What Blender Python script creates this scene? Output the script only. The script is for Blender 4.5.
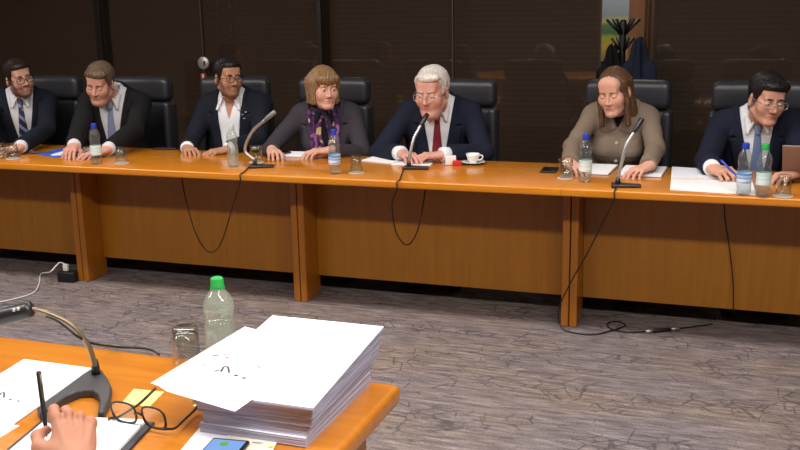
import bpy, math, random
import numpy as np
from mathutils import Matrix, Vector

# ------------------------------------------------------------------ scene set-up
for o in list(bpy.data.objects): bpy.data.objects.remove(o)
SC = bpy.context.scene
COL = SC.collection
random.seed(5)
RNG = np.random.default_rng(7)
rad = math.radians

F_PX, PITCH, ROLL, YAW, CAM_H = 952.8, rad(12.75), rad(1.07), rad(20.08), 1.53
_fw = np.array([-math.sin(YAW)*math.cos(PITCH), math.cos(YAW)*math.cos(PITCH), -math.sin(PITCH)])
_rt0 = np.array([math.cos(YAW), math.sin(YAW), 0.0]); _dn0 = np.cross(_fw, _rt0)
_rt = _rt0*math.cos(ROLL) + _dn0*math.sin(ROLL); _dn = _dn0*math.cos(ROLL) - _rt0*math.sin(ROLL)
_c = np.array([0, 0, CAM_H])
def at(x, y, z):            # point of the photo at a known height
    d = _fw + (x-400)/F_PX*_rt + (y-225)/F_PX*_dn
    return _c + d*((z-CAM_H)/d[2])
def aty(x, y, Y):           # point of the photo at a known depth
    d = _fw + (x-400)/F_PX*_rt + (y-225)/F_PX*_dn
    return _c + d*(Y/d[1])

cd = bpy.data.cameras.new('camera'); cam = bpy.data.objects.new('camera', cd); COL.objects.link(cam)
cd.sensor_fit = 'HORIZONTAL'; cd.sensor_width = 36; cd.lens = F_PX/800*36
cd.clip_start = .05; cd.clip_end = 60
m = Matrix(((_rt[0], -_dn[0], -_fw[0], 0), (_rt[1], -_dn[1], -_fw[1], 0), (_rt[2], -_dn[2], -_fw[2], CAM_H), (0, 0, 0, 1)))
cam.matrix_world = m
SC.camera = cam
SC.view_settings.view_transform = 'Standard'
SC.view_settings.look = 'None'
SC.view_settings.gamma = 1
SC.view_settings.use_curve_mapping = False
SC.view_settings.exposure = 0.15

w = bpy.data.worlds.new('world'); SC.world = w; w.use_nodes = True
w.node_tree.nodes['Background'].inputs[0].default_value = (.9, .93, 1, 1)
w.node_tree.nodes['Background'].inputs[1].default_value = .12

def area(name, loc, sx, sy, power, color=(1, .965, .92), rot=(0, 0, 0)):
    l = bpy.data.lights.new(name, 'AREA'); l.shape = 'RECTANGLE'; l.size = sx; l.size_y = sy
    l.energy = power; l.color = color
    o = bpy.data.objects.new(name, l); COL.objects.link(o); o.location = loc; o.rotation_euler = rot
    return o
# ceiling luminaires: a long row over the near table, a shorter row over the far table
for x, e in ((-4.6, 46), (-2.2, 43), (.2, 60), (2.0, 72)):
    area('ceiling_light_near', (x, .8, 2.84), 1.9, .3, e)
for x in (-4.6, -2.4, -.2):
    area('ceiling_light_far', (x, 3.25, 2.84), 1.7, .3, 44)
area('added_corridor_fill', (-.8, 7.1, 2.84), 1.6, .3, 30)  # added unseen lamp, brightens the picture and door beyond the partition

# ------------------------------------------------------------------ materials
MATS = {}
def new_mat(name):
    mt = bpy.data.materials.new(name); mt.use_nodes = True
    nt = mt.node_tree; b = nt.nodes['Principled BSDF']
    return mt, nt, b
def rgb(r, g, b): # sRGB 0-255 to linear
    f = lambda c: (c/255/12.92) if c/255 <= .04045 else ((c/255+.055)/1.055)**2.4
    return (f(r), f(g), f(b), 1)
def plain(name, col, rough=.5, metal=0, spec=.5, bump=0, bscale=200, var=0.0, **kw):
    if name in MATS: return MATS[name]
    mt, nt, b = new_mat(name)
    b.inputs['Base Color'].default_value = col; b.inputs['Roughness'].default_value = rough
    b.inputs['Metallic'].default_value = metal; b.inputs['Specular IOR Level'].default_value = spec
    for k, v in kw.items(): b.inputs[k].default_value = v
    if bump or var:
        tc = nt.nodes.new('ShaderNodeTexCoord')
        nz = nt.nodes.new('ShaderNodeTexNoise'); nz.inputs['Scale'].default_value = bscale; nz.inputs['Detail'].default_value = 3
        nt.links.new(tc.outputs['Object'], nz.inputs['Vector'])
        if bump:
            bp = nt.nodes.new('ShaderNodeBump'); bp.inputs['Strength'].default_value = bump; bp.inputs['Distance'].default_value = .002
            nt.links.new(nz.outputs['Fac'], bp.inputs['Height']); nt.links.new(bp.outputs['Normal'], b.inputs['Normal'])
        if var:
            mx = nt.nodes.new('ShaderNodeMix'); mx.data_type = 'RGBA'
            mx.inputs[6].default_value = tuple(c*(1-var) for c in col[:3])+(1,)
            mx.inputs[7].default_value = tuple(min(1, c*(1+var)) for c in col[:3])+(1,)
            nt.links.new(nz.outputs['Fac'], mx.inputs[0]); nt.links.new(mx.outputs[2], b.inputs['Base Color'])
    MATS[name] = mt
    return mt
def wood(name, c1, c2, rough=.3, scale=(1.2, 22, 22), spec=.5):
    if name in MATS: return MATS[name]
    mt, nt, b = new_mat(name)
    tc = nt.nodes.new('ShaderNodeTexCoord'); mp = nt.nodes.new('ShaderNodeMapping'); mp.inputs['Scale'].default_value = scale
    nz = nt.nodes.new('ShaderNodeTexNoise'); nz.inputs['Scale'].default_value = 2.2; nz.inputs['Detail'].default_value = 6; nz.inputs['Distortion'].default_value = .6
    n2 = nt.nodes.new('ShaderNodeTexNoise'); n2.inputs['Scale'].default_value = 1.1; n2.inputs['Detail'].default_value = 2
    cr = nt.nodes.new('ShaderNodeValToRGB')
    cr.color_ramp.elements[0].position = .3; cr.color_ramp.elements[0].color = c1
    cr.color_ramp.elements[1].position = .72; cr.color_ramp.elements[1].color = c2
    L = nt.links.new
    L(tc.outputs['Object'], mp.inputs['Vector']); L(mp.outputs['Vector'], nz.inputs['Vector']); L(tc.outputs['Object'], n2.inputs['Vector'])
    ad = nt.nodes.new('ShaderNodeMath'); ad.operation = 'MULTIPLY_ADD'; ad.inputs[1].default_value = .65
    m2 = nt.nodes.new('ShaderNodeMath'); m2.operation = 'MULTIPLY'; m2.inputs[1].default_value = .35
    L(n2.outputs['Fac'], m2.inputs[0]); L(nz.outputs['Fac'], ad.inputs[0]); L(m2.outputs[0], ad.inputs[2])
    L(ad.outputs[0], cr.inputs['Fac']); L(cr.outputs['Color'], b.inputs['Base Color'])
    b.inputs['Roughness'].default_value = rough; b.inputs['Specular IOR Level'].default_value = spec
    b.inputs['Coat Weight'].default_value = .25; b.inputs['Coat Roughness'].default_value = .15
    MATS[name] = mt
    return mt
def thin_glass(name, tint=(.93, .95, .95, 1), facing=.35, rough=.03, milk=0.0, milkcol=(.8, .85, .8, 1)):
    if name in MATS: return MATS[name]
    mt, nt, b = new_mat(name); nt.nodes.remove(b)
    out = nt.nodes['Material Output']
    tr = nt.nodes.new('ShaderNodeBsdfTransparent'); tr.inputs[0].default_value = tint
    gl = nt.nodes.new('ShaderNodeBsdfGlossy'); gl.inputs['Roughness'].default_value = rough
    lw = nt.nodes.new('ShaderNodeLayerWeight'); lw.inputs['Blend'].default_value = .5
    pw = nt.nodes.new('ShaderNodeMath'); pw.operation = 'POWER'; pw.inputs[1].default_value = 2.6
    ml = nt.nodes.new('ShaderNodeMath'); ml.operation = 'MULTIPLY_ADD'; ml.inputs[1].default_value = min(.95, facing*2.0); ml.inputs[2].default_value = .05
    mx = nt.nodes.new('ShaderNodeMixShader')
    L = nt.links.new
    L(lw.outputs['Facing'], pw.inputs[0]); L(pw.outputs[0], ml.inputs[0]); L(ml.outputs[0], mx.inputs[0]); L(tr.outputs[0], mx.inputs[1]); L(gl.outputs[0], mx.inputs[2])
    last = mx
    if milk:
        df = nt.nodes.new('ShaderNodeBsdfTranslucent'); df.inputs[0].default_value = milkcol
        d2 = nt.nodes.new('ShaderNodeBsdfDiffuse'); d2.inputs[0].default_value = milkcol
        a = nt.nodes.new('ShaderNodeMixShader'); a.inputs[0].default_value = .5
        L(df.outputs[0], a.inputs[1]); L(d2.outputs[0], a.inputs[2])
        m3 = nt.nodes.new('ShaderNodeMixShader'); m3.inputs[0].default_value = milk
        L(mx.outputs[0], m3.inputs[1]); L(a.outputs[0], m3.inputs[2]); last = m3
    L(last.outputs[0], out.inputs['Surface'])
    MATS[name] = mt
    return mt

# ------------------------------------------------------------------ mesh helpers
def link(o, parent=None):
    COL.objects.link(o)
    if parent is not None: o.parent = parent
    return o
def mesh_obj(name, verts, faces, mat, parent=None, smooth=True, mi=None, color=None):
    me = bpy.data.meshes.new(name)
    if isinstance(faces, np.ndarray):
        nv, nf, k = len(verts), len(faces), faces.shape[1]
        me.vertices.add(nv); me.vertices.foreach_set('co', np.asarray(verts, np.float32).ravel())
        me.loops.add(nf*k); me.loops.foreach_set('vertex_index', faces.astype(np.int32).ravel())
        me.polygons.add(nf); me.polygons.foreach_set('loop_start', np.arange(0, nf*k, k, dtype=np.int32))
        try: me.polygons.foreach_set('loop_total', np.full(nf, k, np.int32))
        except Exception: pass
        me.update(calc_edges=True)
    else:
        me.from_pydata([tuple(v) for v in verts], [], [tuple(f) for f in faces]); me.update()
    mats = mat if isinstance(mat, (list, tuple)) else [mat]
    for q in mats: me.materials.append(q)
    if mi is not None: me.polygons.foreach_set('material_index', np.asarray(mi, np.int32))
    me.polygons.foreach_set('use_smooth', np.full(len(me.polygons), bool(smooth)))
    if color is not None:
        a = me.color_attributes.new('tint', 'FLOAT_COLOR', 'POINT'); a.data.foreach_set('color', np.asarray(color, np.float32).ravel())
    me.validate()
    return link(bpy.data.objects.new(name, me), parent)
class MB:
    def __init__(s): s.v = []; s.f = []; s.mi = []; s.cur = 0
    def _add(s, v, f):
        n = len(s.v); s.v += [tuple(map(float, q)) for q in v]; s.f += [tuple(int(i)+n for i in q) for q in f]; s.mi += [s.cur]*len(f)
    def box(s, c, size, rz=0.0):
        hx, hy, hz = [q/2 for q in size]; ca, sa = math.cos(rz), math.sin(rz); v = []
        for dz in (-hz, hz):
            for dx, dy in ((-hx, -hy), (hx, -hy), (hx, hy), (-hx, hy)):
                v.append((c[0]+dx*ca-dy*sa, c[1]+dx*sa+dy*ca, c[2]+dz))
        s._add(v, [(3, 2, 1, 0), (4, 5, 6, 7), (0, 1, 5, 4), (1, 2, 6, 5), (2, 3, 7, 6), (3, 0, 4, 7)])
    def rbox(s, c, size, r, n=4, deform=None, rz=0.0, M=None):
        h = np.array(size)/2; r = min(r, *h)
        # parameter lines: dense in the rounded rims
        def line(hh):
            a = [-hh + r*(1-math.cos(t*math.pi/2/n)) for t in range(n+1)]
            k = max(1, int((hh-r)*2/.05)) if deform else 1
            mid = list(np.linspace(-(hh-r), hh-r, k+1))[1:-1]
            b = [-q for q in a[::-1]]
            out = a+mid+b; res = [out[0]]
            for q in out[1:]:
                if q-res[-1] > 1e-7: res.append(q)
            return res
        L = [line(q) for q in h]; idx = {}; V = []; Fc = []
        def vid(p):
            k = tuple(round(q, 7) for q in p)
            if k not in idx:
                p = np.array(p); inn = np.clip(p, -(h-r), h-r); d = p-inn; ln = np.linalg.norm(d)
                q = inn + (d/ln*r if ln > 1e-9 else d)
                if deform is not None: q = np.array(deform(q))
                if M is not None: q = M @ q
                if rz: q = np.array((q[0]*math.cos(rz)-q[1]*math.sin(rz), q[0]*math.sin(rz)+q[1]*math.cos(rz), q[2]))
                idx[k] = len(V); V.append(q+np.array(c))
            return idx[k]
        for ax in range(3):
            u, w_ = [(1, 2), (2, 0), (0, 1)][ax]
            for sgn in (-1, 1):
                for i in range(len(L[u])-1):
                    for j in range(len(L[w_])-1):
                        q = []
                        for a, b in ((i, j), (i+1, j), (i+1, j+1), (i, j+1)):
                            p = [0, 0, 0]; p[ax] = sgn*h[ax]; p[u] = L[u][a]; p[w_] = L[w_][b]; q.append(vid(p))
                        if sgn < 0: q = q[::-1]
                        Fc.append(q)
        s._add(V, Fc)
    def lathe(s, prof, c=(0, 0, 0), seg=24, cap0=True, cap1=True):
        n = len(prof); v = []; f = []
        for r, z in prof:
            for k in range(seg):
                a = 2*math.pi*k/seg; v.append((c[0]+r*math.cos(a), c[1]+r*math.sin(a), c[2]+z))
        for i in range(n-1):
            for k in range(seg):
                k2 = (k+1) % seg; f.append((i*seg+k, i*seg+k2, (i+1)*seg+k2, (i+1)*seg+k))
        if cap0: f.append(tuple(range(seg))[::-1])
        if cap1: f.append(tuple((n-1)*seg+k for k in range(seg)))
        s._add(v, f)
    def tube(s, pts, r, seg=8, closed=False, caps=True, flat=1.0):
        P = [np.array(p, float) for p in pts]; n = len(P); R = r if hasattr(r, '__len__') else [r]*n; v = []; f = []
        up = None
        for i in range(n):
            a = P[(i-1) % n] if (closed or i > 0) else P[i]; b = P[(i+1) % n] if (closed or i < n-1) else P[i]
            t = b-a; t /= (np.linalg.norm(t)+1e-12)
            if up is None:
                up = np.array((0, 0, 1.)) if abs(t[2]) < .9 else np.array((1., 0, 0))
            x = np.cross(up, t); x /= (np.linalg.norm(x)+1e-12); y = np.cross(t, x); up = y
            for k in range(seg):
                q = 2*math.pi*k/seg; v.append(P[i]+R[i]*(math.cos(q)*x+flat*math.sin(q)*y))
        for i in range(n if closed else n-1):
            j = (i+1) % n
            for k in range(seg):
                k2 = (k+1) % seg; f.append((i*seg+k, i*seg+k2, j*seg+k2, j*seg+k))
        if caps and not closed: f.append(tuple(range(seg))[::-1]); f.append(tuple((n-1)*seg+k for k in range(seg)))
        s._add(v, f)
    def prism(s, poly, z0, z1):
        n = len(poly); v = [(p[0], p[1], z0) for p in poly]+[(p[0], p[1], z1) for p in poly]
        f = [tuple(range(n))[::-1], tuple(range(n, 2*n))]+[(i, (i+1) % n, n+(i+1) % n, n+i) for i in range(n)]
        s._add(v, f)
    def build(s, name, mat, parent=None, smooth=False, bevel=0, seg=2):
        o = mesh_obj(name, s.v, s.f, mat, parent, smooth, s.mi)
        if bevel:
            b = o.modifiers.new('bevel', 'BEVEL'); b.width = bevel; b.segments = seg; b.limit_method = 'ANGLE'; b.angle_limit = rad(40)
            b.harden_normals = False
        return o
def sharp(o, ang=35):
    me = o.data
    try: me.set_sharp_from_angle(angle=rad(ang))
    except Exception: pass
    return o
def catmull(pts, n=8):
    P = [np.array(p, float) for p in pts]; P = [2*P[0]-P[1]]+P+[2*P[-1]-P[-2]]; out = []
    for i in range(1, len(P)-2):
        for k in range(n):
            t = k/n; a, b, c, d = P[i-1:i+3]
            out.append(.5*((2*b)+(-a+c)*t+(2*a-5*b+4*c-d)*t*t+(-a+3*b-3*c+d)*t**3))
    out.append(P[-2]); return out
def tag(o, label, cat, group=None, kind=None):
    if label: o['label'] = label
    if cat: o['category'] = cat
    if group: o['group'] = group
    if kind: o['kind'] = kind
    return o
def thing(name, label, cat, loc=(0, 0, 0), rz=0.0, group=None):
    o = bpy.data.objects.new(name, None); o.empty_display_size = .1; COL.objects.link(o)
    o.location = tuple(map(float, loc)); o.rotation_euler = (0, 0, rz)
    return tag(o, label, cat, group)
def structure(o, label=None):
    o['kind'] = 'structure'
    if label: o['label'] = label
    return o
def dup(root, loc, rz, label):
    r = root.copy(); COL.objects.link(r); r.location = tuple(map(float, loc)); r.rotation_euler = (0, 0, rz); r['label'] = label
    for ch in list(root.children):
        c = ch.copy(); COL.objects.link(c); c.parent = r
        for g in list(ch.children):
            d = g.copy(); COL.objects.link(d); d.parent = c
    return r

# ------------------------------------------------------------------ implicit surfaces
class Vol:
    def __init__(s, lo, hi, h):
        s.h = h; s.lo = np.array(lo, float); s.n = np.maximum(4, np.ceil((np.array(hi)-s.lo)/h).astype(int)+1)
        s.ax = [(s.lo[i]+h*np.arange(s.n[i])).astype(np.float32) for i in range(3)]
        s.d = np.full(s.n, 1.0, np.float32)
    def copy(s):
        v = object.__new__(Vol); v.h, v.lo, v.n, v.ax = s.h, s.lo, s.n, s.ax; v.d = s.d.copy(); return v
    def sl(s, lo, hi, pad):
        i0 = np.clip(np.floor((np.array(lo)-pad-s.lo)/s.h).astype(int), 0, s.n); i1 = np.clip(np.ceil((np.array(hi)+pad-s.lo)/s.h).astype(int)+1, 0, s.n)
        S = tuple(slice(a, b) for a, b in zip(i0, i1))
        return S, s.ax[0][S[0]][:, None, None], s.ax[1][S[1]][None, :, None], s.ax[2][S[2]][None, None, :]
    def grid(s): return s.ax[0][:, None, None], s.ax[1][None, :, None], s.ax[2][None, None, :]
    def add(s, p, k=.01, cut=False):
        S, X, Y, Z = s.sl(p[1], p[2], k+4*s.h)
        if 0 in [q.stop-q.start for q in S]: return s
        b = p[0](X, Y, Z).astype(np.float32); a = s.d[S]
        if cut: b = -b; a = a
        if not cut:
            hh = np.clip(.5+.5*(b-a)/k, 0, 1) if k > 0 else (b > a).astype(np.float32)
            s.d[S] = (b*(1-hh)+a*hh-k*hh*(1-hh)) if k > 0 else np.minimum(a, b)
        else:
            hh = np.clip(.5-.5*(b-a)/max(k, 1e-6), 0, 1)
            s.d[S] = b*(1-hh)+a*hh+k*hh*(1-hh)
        return s
    def mesh(s):
        d = s.d; sg = d < 0
        e = 0.0
        c = sg[:-1, :-1, :-1].astype(np.int8)
        tot = np.zeros(tuple(s.n-1), np.int8)
        for i in (0, 1):
            for j in (0, 1):
                for k in (0, 1):
                    tot += sg[i:s.n[0]-1+i, j:s.n[1]-1+j, k:s.n[2]-1+k]
        act = (tot > 0) & (tot < 8); I = np.argwhere(act)
        if len(I) == 0: return np.zeros((0, 3)), np.zeros((0, 4), int)
        idx = np.full(act.shape, -1, np.int32); idx[act] = np.arange(len(I))
        val = {}
        for i in (0, 1):
            for j in (0, 1):
                for k in (0, 1): val[(i, j, k)] = d[I[:, 0]+i, I[:, 1]+j, I[:, 2]+k]
        acc = np.zeros((len(I), 3)); cnt = np.zeros(len(I))
        keys = list(val)
        for a in keys:
            for ax in range(3):
                if a[ax] == 0:
                    b = list(a); b[ax] = 1; b = tuple(b); va, vb = val[a], val[b]; mk = (va < 0) != (vb < 0)
                    t = np.where(mk, va/(np.where(mk, va-vb, 1)), 0)
                    for q in range(3):
                        acc[:, q] += np.where(mk, a[q]+(t if q == ax else 0), 0)
                    cnt += mk
        V = s.lo+s.h*(I+acc/cnt[:, None])
        Fs = []
        for ax in range(3):
            u, w_ = (ax+1) % 3, (ax+2) % 3
            A = [slice(None)]*3; B = [slice(None)]*3; A[ax] = slice(0, -1); B[ax] = slice(1, None)
            a, b = sg[tuple(A)], sg[tuple(B)]; E = np.argwhere(a != b)
            ok = (E[:, u] > 0) & (E[:, w_] > 0) & (E[:, u] < s.n[u]-1) & (E[:, w_] < s.n[w_]-1); E = E[ok]
            if len(E) == 0: continue
            flip = a[E[:, 0], E[:, 1], E[:, 2]]
            def cell(du, dw):
                q = E.copy(); q[:, u] += du; q[:, w_] += dw; return idx[q[:, 0], q[:, 1], q[:, 2]]
            q = np.stack([cell(-1, -1), cell(0, -1), cell(0, 0), cell(-1, 0)], 1)
            q = np.where(flip[:, None], q, q[:, ::-1]); Fs.append(q)
        return V, np.concatenate(Fs)
def p_cap(a, b, ra, rb=None):
    a = np.array(a, float); b = np.array(b, float); rb = ra if rb is None else rb; d = b-a; L = max(1e-9, d@d)
    def f(X, Y, Z):
        x, y, z = X-a[0], Y-a[1], Z-a[2]; t = np.clip((x*d[0]+y*d[1]+z*d[2])/L, 0, 1)
        return np.sqrt((x-t*d[0])**2+(y-t*d[1])**2+(z-t*d[2])**2)-(ra+(rb-ra)*t)
    r = max(ra, rb); return f, np.minimum(a, b)-r, np.maximum(a, b)+r
def p_ell(c, r, M=None):
    c = np.array(c, float); r = np.array(r, float); M = np.eye(3) if M is None else np.array(M)
    def f(X, Y, Z):
        x, y, z = X-c[0], Y-c[1], Z-c[2]
        q = [(M[0, i]*x+M[1, i]*y+M[2, i]*z) for i in range(3)]
        k0 = np.sqrt(sum((q[i]/r[i])**2 for i in range(3))); k1 = np.sqrt(sum((q[i]/r[i]**2)**2 for i in range(3)))
        return k0*(k0-1)/np.maximum(k1, 1e-6)
    R = r.max(); return f, c-R, c+R
def p_box(c, h, rd=0.0, M=None):
    c = np.array(c, float); h = np.array(h, float); M = np.eye(3) if M is None else np.array(M)
    def f(X, Y, Z):
        x, y, z = X-c[0], Y-c[1], Z-c[2]
        q = [np.abs(M[0, i]*x+M[1, i]*y+M[2, i]*z)-(h[i]-rd) for i in range(3)]
        return np.sqrt(sum(np.maximum(t, 0)**2 for t in q))+np.minimum(np.maximum(np.maximum(q[0], q[1]), q[2]), 0)-rd
    R = np.linalg.norm(h); return f, c-R, c+R
def rotz(a): c, s = math.cos(a), math.sin(a); return np.array([[c, -s, 0], [s, c, 0], [0, 0, 1.]])
def rotx(a): c, s = math.cos(a), math.sin(a); return np.array([[1, 0, 0], [0, c, -s], [0, s, c.real]])
def roty(a): c, s = math.cos(a), math.sin(a); return np.array([[c, 0, s], [0, 1, 0], [-s, 0, c]])
def wrinkle(X, Y, Z, f=45, seed=0):
    r = np.random.default_rng(seed); o = 0
    wx = .015*np.sin(31*Y+23*Z+seed); wz = .015*np.sin(27*X-19*Y+seed*2)
    for k in range(4):
        v = r.normal(size=3); v /= np.linalg.norm(v); q = f*(.6+.35*k)
        o = o+np.sin(q*(v[0]*(X+wx)+v[1]*(Y)+v[2]*(Z+wz))+r.uniform(0, 6))/(1+.5*k)
    return o/2.2
def sstep(a, b, x): t = np.clip((x-a)/(b-a), 0, 1); return t*t*(3-2*t)
def merge(blocks):
    V = []; Fq = []; C = []; n = 0
    for v, f, c in blocks:
        V.append(v); Fq.append(f+n); C.append(c); n += len(v)
    return np.concatenate(V), np.concatenate(Fq), np.concatenate(C)
#@@REST
# ------------------------------------------------------------------ the setting
Y_WALL = 6.4
def carpet():
    mt, nt, b = new_mat('carpet'); L = nt.links.new; N = nt.nodes.new
    tc = N('ShaderNodeTexCoord')
    def noise(scale, detail, dist=0.0, rough=.6):
        mp = N('ShaderNodeMapping'); mp.inputs['Scale'].default_value = scale; L(tc.outputs['Object'], mp.inputs['Vector'])
        n = N('ShaderNodeTexNoise'); n.inputs['Scale'].default_value = 1; n.inputs['Detail'].default_value = detail; n.inputs['Distortion'].default_value = dist
        n.inputs['Roughness'].default_value = rough; L(mp.outputs['Vector'], n.inputs['Vector']); return n
    streak = noise((6, 44, 1), 6, .2, .75); fine = noise((105, 170, 1), 3); big = noise((1.1, 2.6, 1), 3)
    cr = N('ShaderNodeValToRGB'); e = cr.color_ramp.elements
    e[0].position = .3; e[0].color = rgb(84, 76, 74); e[1].position = .7; e[1].color = rgb(162, 150, 145)
    q = e.new(.5); q.color = rgb(120, 110, 107)
    L(streak.outputs['Fac'], cr.inputs['Fac'])
    c2 = N('ShaderNodeValToRGB'); e = c2.color_ramp.elements
    e[0].position = .35; e[0].color = (.94, .95, 1.06, 1); e[1].position = .65; e[1].color = (1.08, 1.01, .93, 1)
    L(big.outputs['Fac'], c2.inputs['Fac'])
    mx = N('ShaderNodeMix'); mx.data_type = 'RGBA'; mx.blend_type = 'MULTIPLY'; mx.inputs[0].default_value = 1
    L(cr.outputs['Color'], mx.inputs[6]); L(c2.outputs['Color'], mx.inputs[7])
    f2 = N('ShaderNodeMapRange'); f2.inputs[3].default_value = .3; f2.inputs[4].default_value = 1.7; L(fine.outputs['Fac'], f2.inputs[0])
    m2 = N('ShaderNodeMix'); m2.data_type = 'RGBA'; m2.blend_type = 'MULTIPLY'; m2.inputs[0].default_value = 1
    L(mx.outputs[2], m2.inputs[6]); L(f2.outputs[0], m2.inputs[7])
    # woven crackle lines, broken up in patches
    def crack(scale, dist, lo, hi, width, seed):
        mp = N('ShaderNodeMapping'); mp.inputs['Scale'].default_value = scale; mp.inputs['Location'].default_value = (seed, seed*1.7, 0); L(tc.outputs['Object'], mp.inputs['Vector'])
        v = N('ShaderNodeTexVoronoi'); v.feature = 'DISTANCE_TO_EDGE'; v.inputs['Scale'].default_value = 1; v.inputs['Randomness'].default_value = 1
        L(mp.outputs['Vector'], v.inputs['Vector'])
        a = N('ShaderNodeMapRange'); a.inputs[1].default_value = width*.5; a.inputs[2].default_value = width*1.4; a.inputs[3].default_value = 1; a.inputs[4].default_value = 0; L(v.outputs['Distance'], a.inputs[0])
        n = noise((2.6+seed*.1, 4.2, 1), 2, 1.0); mk = N('ShaderNodeMapRange'); mk.inputs[1].default_value = lo; mk.inputs[2].default_value = hi; L(n.outputs['Fac'], mk.inputs[0])
        o = N('ShaderNodeMath'); o.operation = 'MULTIPLY'; L(a.outputs[0], o.inputs[0]); L(mk.outputs[0], o.inputs[1]); return o
    k1 = crack((9.5, 12, 1), 0, .50, .56, .03, 3.1); k2 = crack((6.2, 15, 1), 0, .52, .58, .032, 7.7)
    mxx = N('ShaderNodeMath'); mxx.operation = 'MAXIMUM'; L(k1.outputs[0], mxx.inputs[0]); L(k2.outputs[0], mxx.inputs[1])
    sc = N('ShaderNodeMath'); sc.operation = 'MULTIPLY'; sc.inputs[1].default_value = .55; L(mxx.outputs[0], sc.inputs[0])
    m3 = N('ShaderNodeMix'); m3.data_type = 'RGBA'; m3.inputs[7].default_value = rgb(52, 44, 46)
    L(sc.outputs[0], m3.inputs[0]); L(m2.outputs[2], m3.inputs[6]); L(m3.outputs[2], b.inputs['Base Color'])
    b.inputs['Roughness'].default_value = .95; b.inputs['Specular IOR Level'].default_value = .15
    bp = N('ShaderNodeBump'); bp.inputs['Strength'].default_value = .35; bp.inputs['Distance'].default_value = .003; L(fine.outputs['Fac'], bp.inputs['Height']); L(bp.outputs['Normal'], b.inputs['Normal'])
    return mt
M_CARPET = carpet()
M_WALL = plain('wall_paint', rgb(120, 108, 95), .8, var=.05, bscale=3)
M_DARKWALL = plain('dark_wall_panel', rgb(80, 64, 50), .7, var=.1, bscale=2)
M_CEIL = plain('ceiling_tile', rgb(215, 212, 205), .9, var=.03, bscale=30)
mb = MB(); mb.box((-2.2, 2.4, -.05), (9.6, 10.4, .1)); structure(mb.build('floor', M_CARPET))
mb = MB(); mb.box((-2.2, 2.4, 2.95), (9.6, 10.4, .1)); structure(mb.build('ceiling', M_CEIL))
mb = MB(); mb.box((-7.05, 2.4, 1.45), (.1, 10.4, 2.9)); structure(mb.build('wall_left', M_DARKWALL))
mb = MB(); mb.box((2.65, 2.4, 1.45), (.1, 10.4, 2.9)); structure(mb.build('wall_right', M_DARKWALL))
mb = MB(); mb.box((-2.2, -2.85, 1.45), (9.6, .1, 2.9)); structure(mb.build('wall_front', M_DARKWALL))
mb = MB(); mb.box((-2.2, 7.65, 1.45), (9.6, .1, 2.9)); structure(mb.build('wall_back', M_WALL))

# glazed partition behind the chairs
M_PANE = thin_glass('partition_glass', (.80, .78, .76, 1), .22, .02)
M_ALU = plain('dark_mullion', rgb(30, 24, 20), .4)
M_JOINT = plain('glass_joint', rgb(80, 72, 62), .3)
M_BLIND = plain('blind_slat', rgb(94, 76, 61), .55, var=.08, bscale=4)
M_CORD = plain('blind_cord', rgb(150, 135, 115), .7)
panes = [(-6.99, -4.86), (-4.80, -3.905), (-3.895, -2.94), (-2.91, -1.93), (-1.92, -.925), (-.645, .52), (.54, 2.59)]
for i, (a, b) in enumerate(panes):
    mb = MB(); mb.box(((a+b)/2, Y_WALL, 1.45), (b-a, .012, 2.88)); structure(mb.build('window_%d' % (i+1), M_PANE))
for i, (x, wd, mt) in enumerate([(-4.83, .055, M_ALU), (-3.9, .009, M_JOINT), (-2.925, .028, M_ALU), (-1.925, .009, M_JOINT), (-.645+.005, .012, M_ALU), (.53, .02, M_ALU)]):
    mb = MB(); mb.box((x, Y_WALL, 1.45), (wd, .03, 2.88)); structure(mb.build('trim_%d' % (i+1), mt))
def blind(x0, x1, label):
    t = thing('venetian_blind', label, 'blind', ((x0+x1)/2, Y_WALL+.1, 0), 0, 'closed blinds behind the glass partition')
    mb = MB(); n = 0; z = .06; wd = x1-x0
    while z < 2.78:
        # one tilted, slightly crowned slat
        v = []; 
        for q in (-1, -.33, .33, 1):
            yy = q*.0010+.0008*(1-q*q); zz = z+q*.0195
            v += [(-wd/2, yy, zz), (wd/2, yy, zz)]
        mb._add(v, [(0, 1, 3, 2), (2, 3, 5, 4), (4, 5, 7, 6)]); z += .036
    mb.build('slats', M_BLIND, t, True)
    mb = MB(); mb.rbox((0, 0, 2.83), (wd, .05, .05), .006, 2); mb.build('head_rail', M_BLIND, t)
    return t
def cords(t, xs, z0):
    for x in xs:
        mb = MB(); mb.box((x, -.018, 2.0), (.002, .002, 1.6)); z = z0
        while z < 2.7:
            mb.lathe([(.001, -.006), (.0045, -.003), (.0045, .003), (.001, .006)], (x, -.021, z), 8); z += .036*2
        mb.build('ladder_cord', M_CORD, t, True)
bl = [blind(-6.95, -4.86, 'dark brown closed blind behind the glass at far left of the partition'),
      blind(-4.80, -2.96, 'dark brown closed blind behind the bearded man in the white open-necked shirt'),
      blind(-2.89, -.93, 'dark brown closed blind behind the white-haired man'),
      blind(-.60, 2.55, 'dark brown closed blind to the right of the coat stand')]
cords(bl[1], (aty(219, 20, 6.5)[0]+3.88, aty(232, 20, 6.5)[0]+3.88), 1.36)
cords(bl[3], (aty(658, 20, 6.5)[0]-.975,), 1.36)

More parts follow.
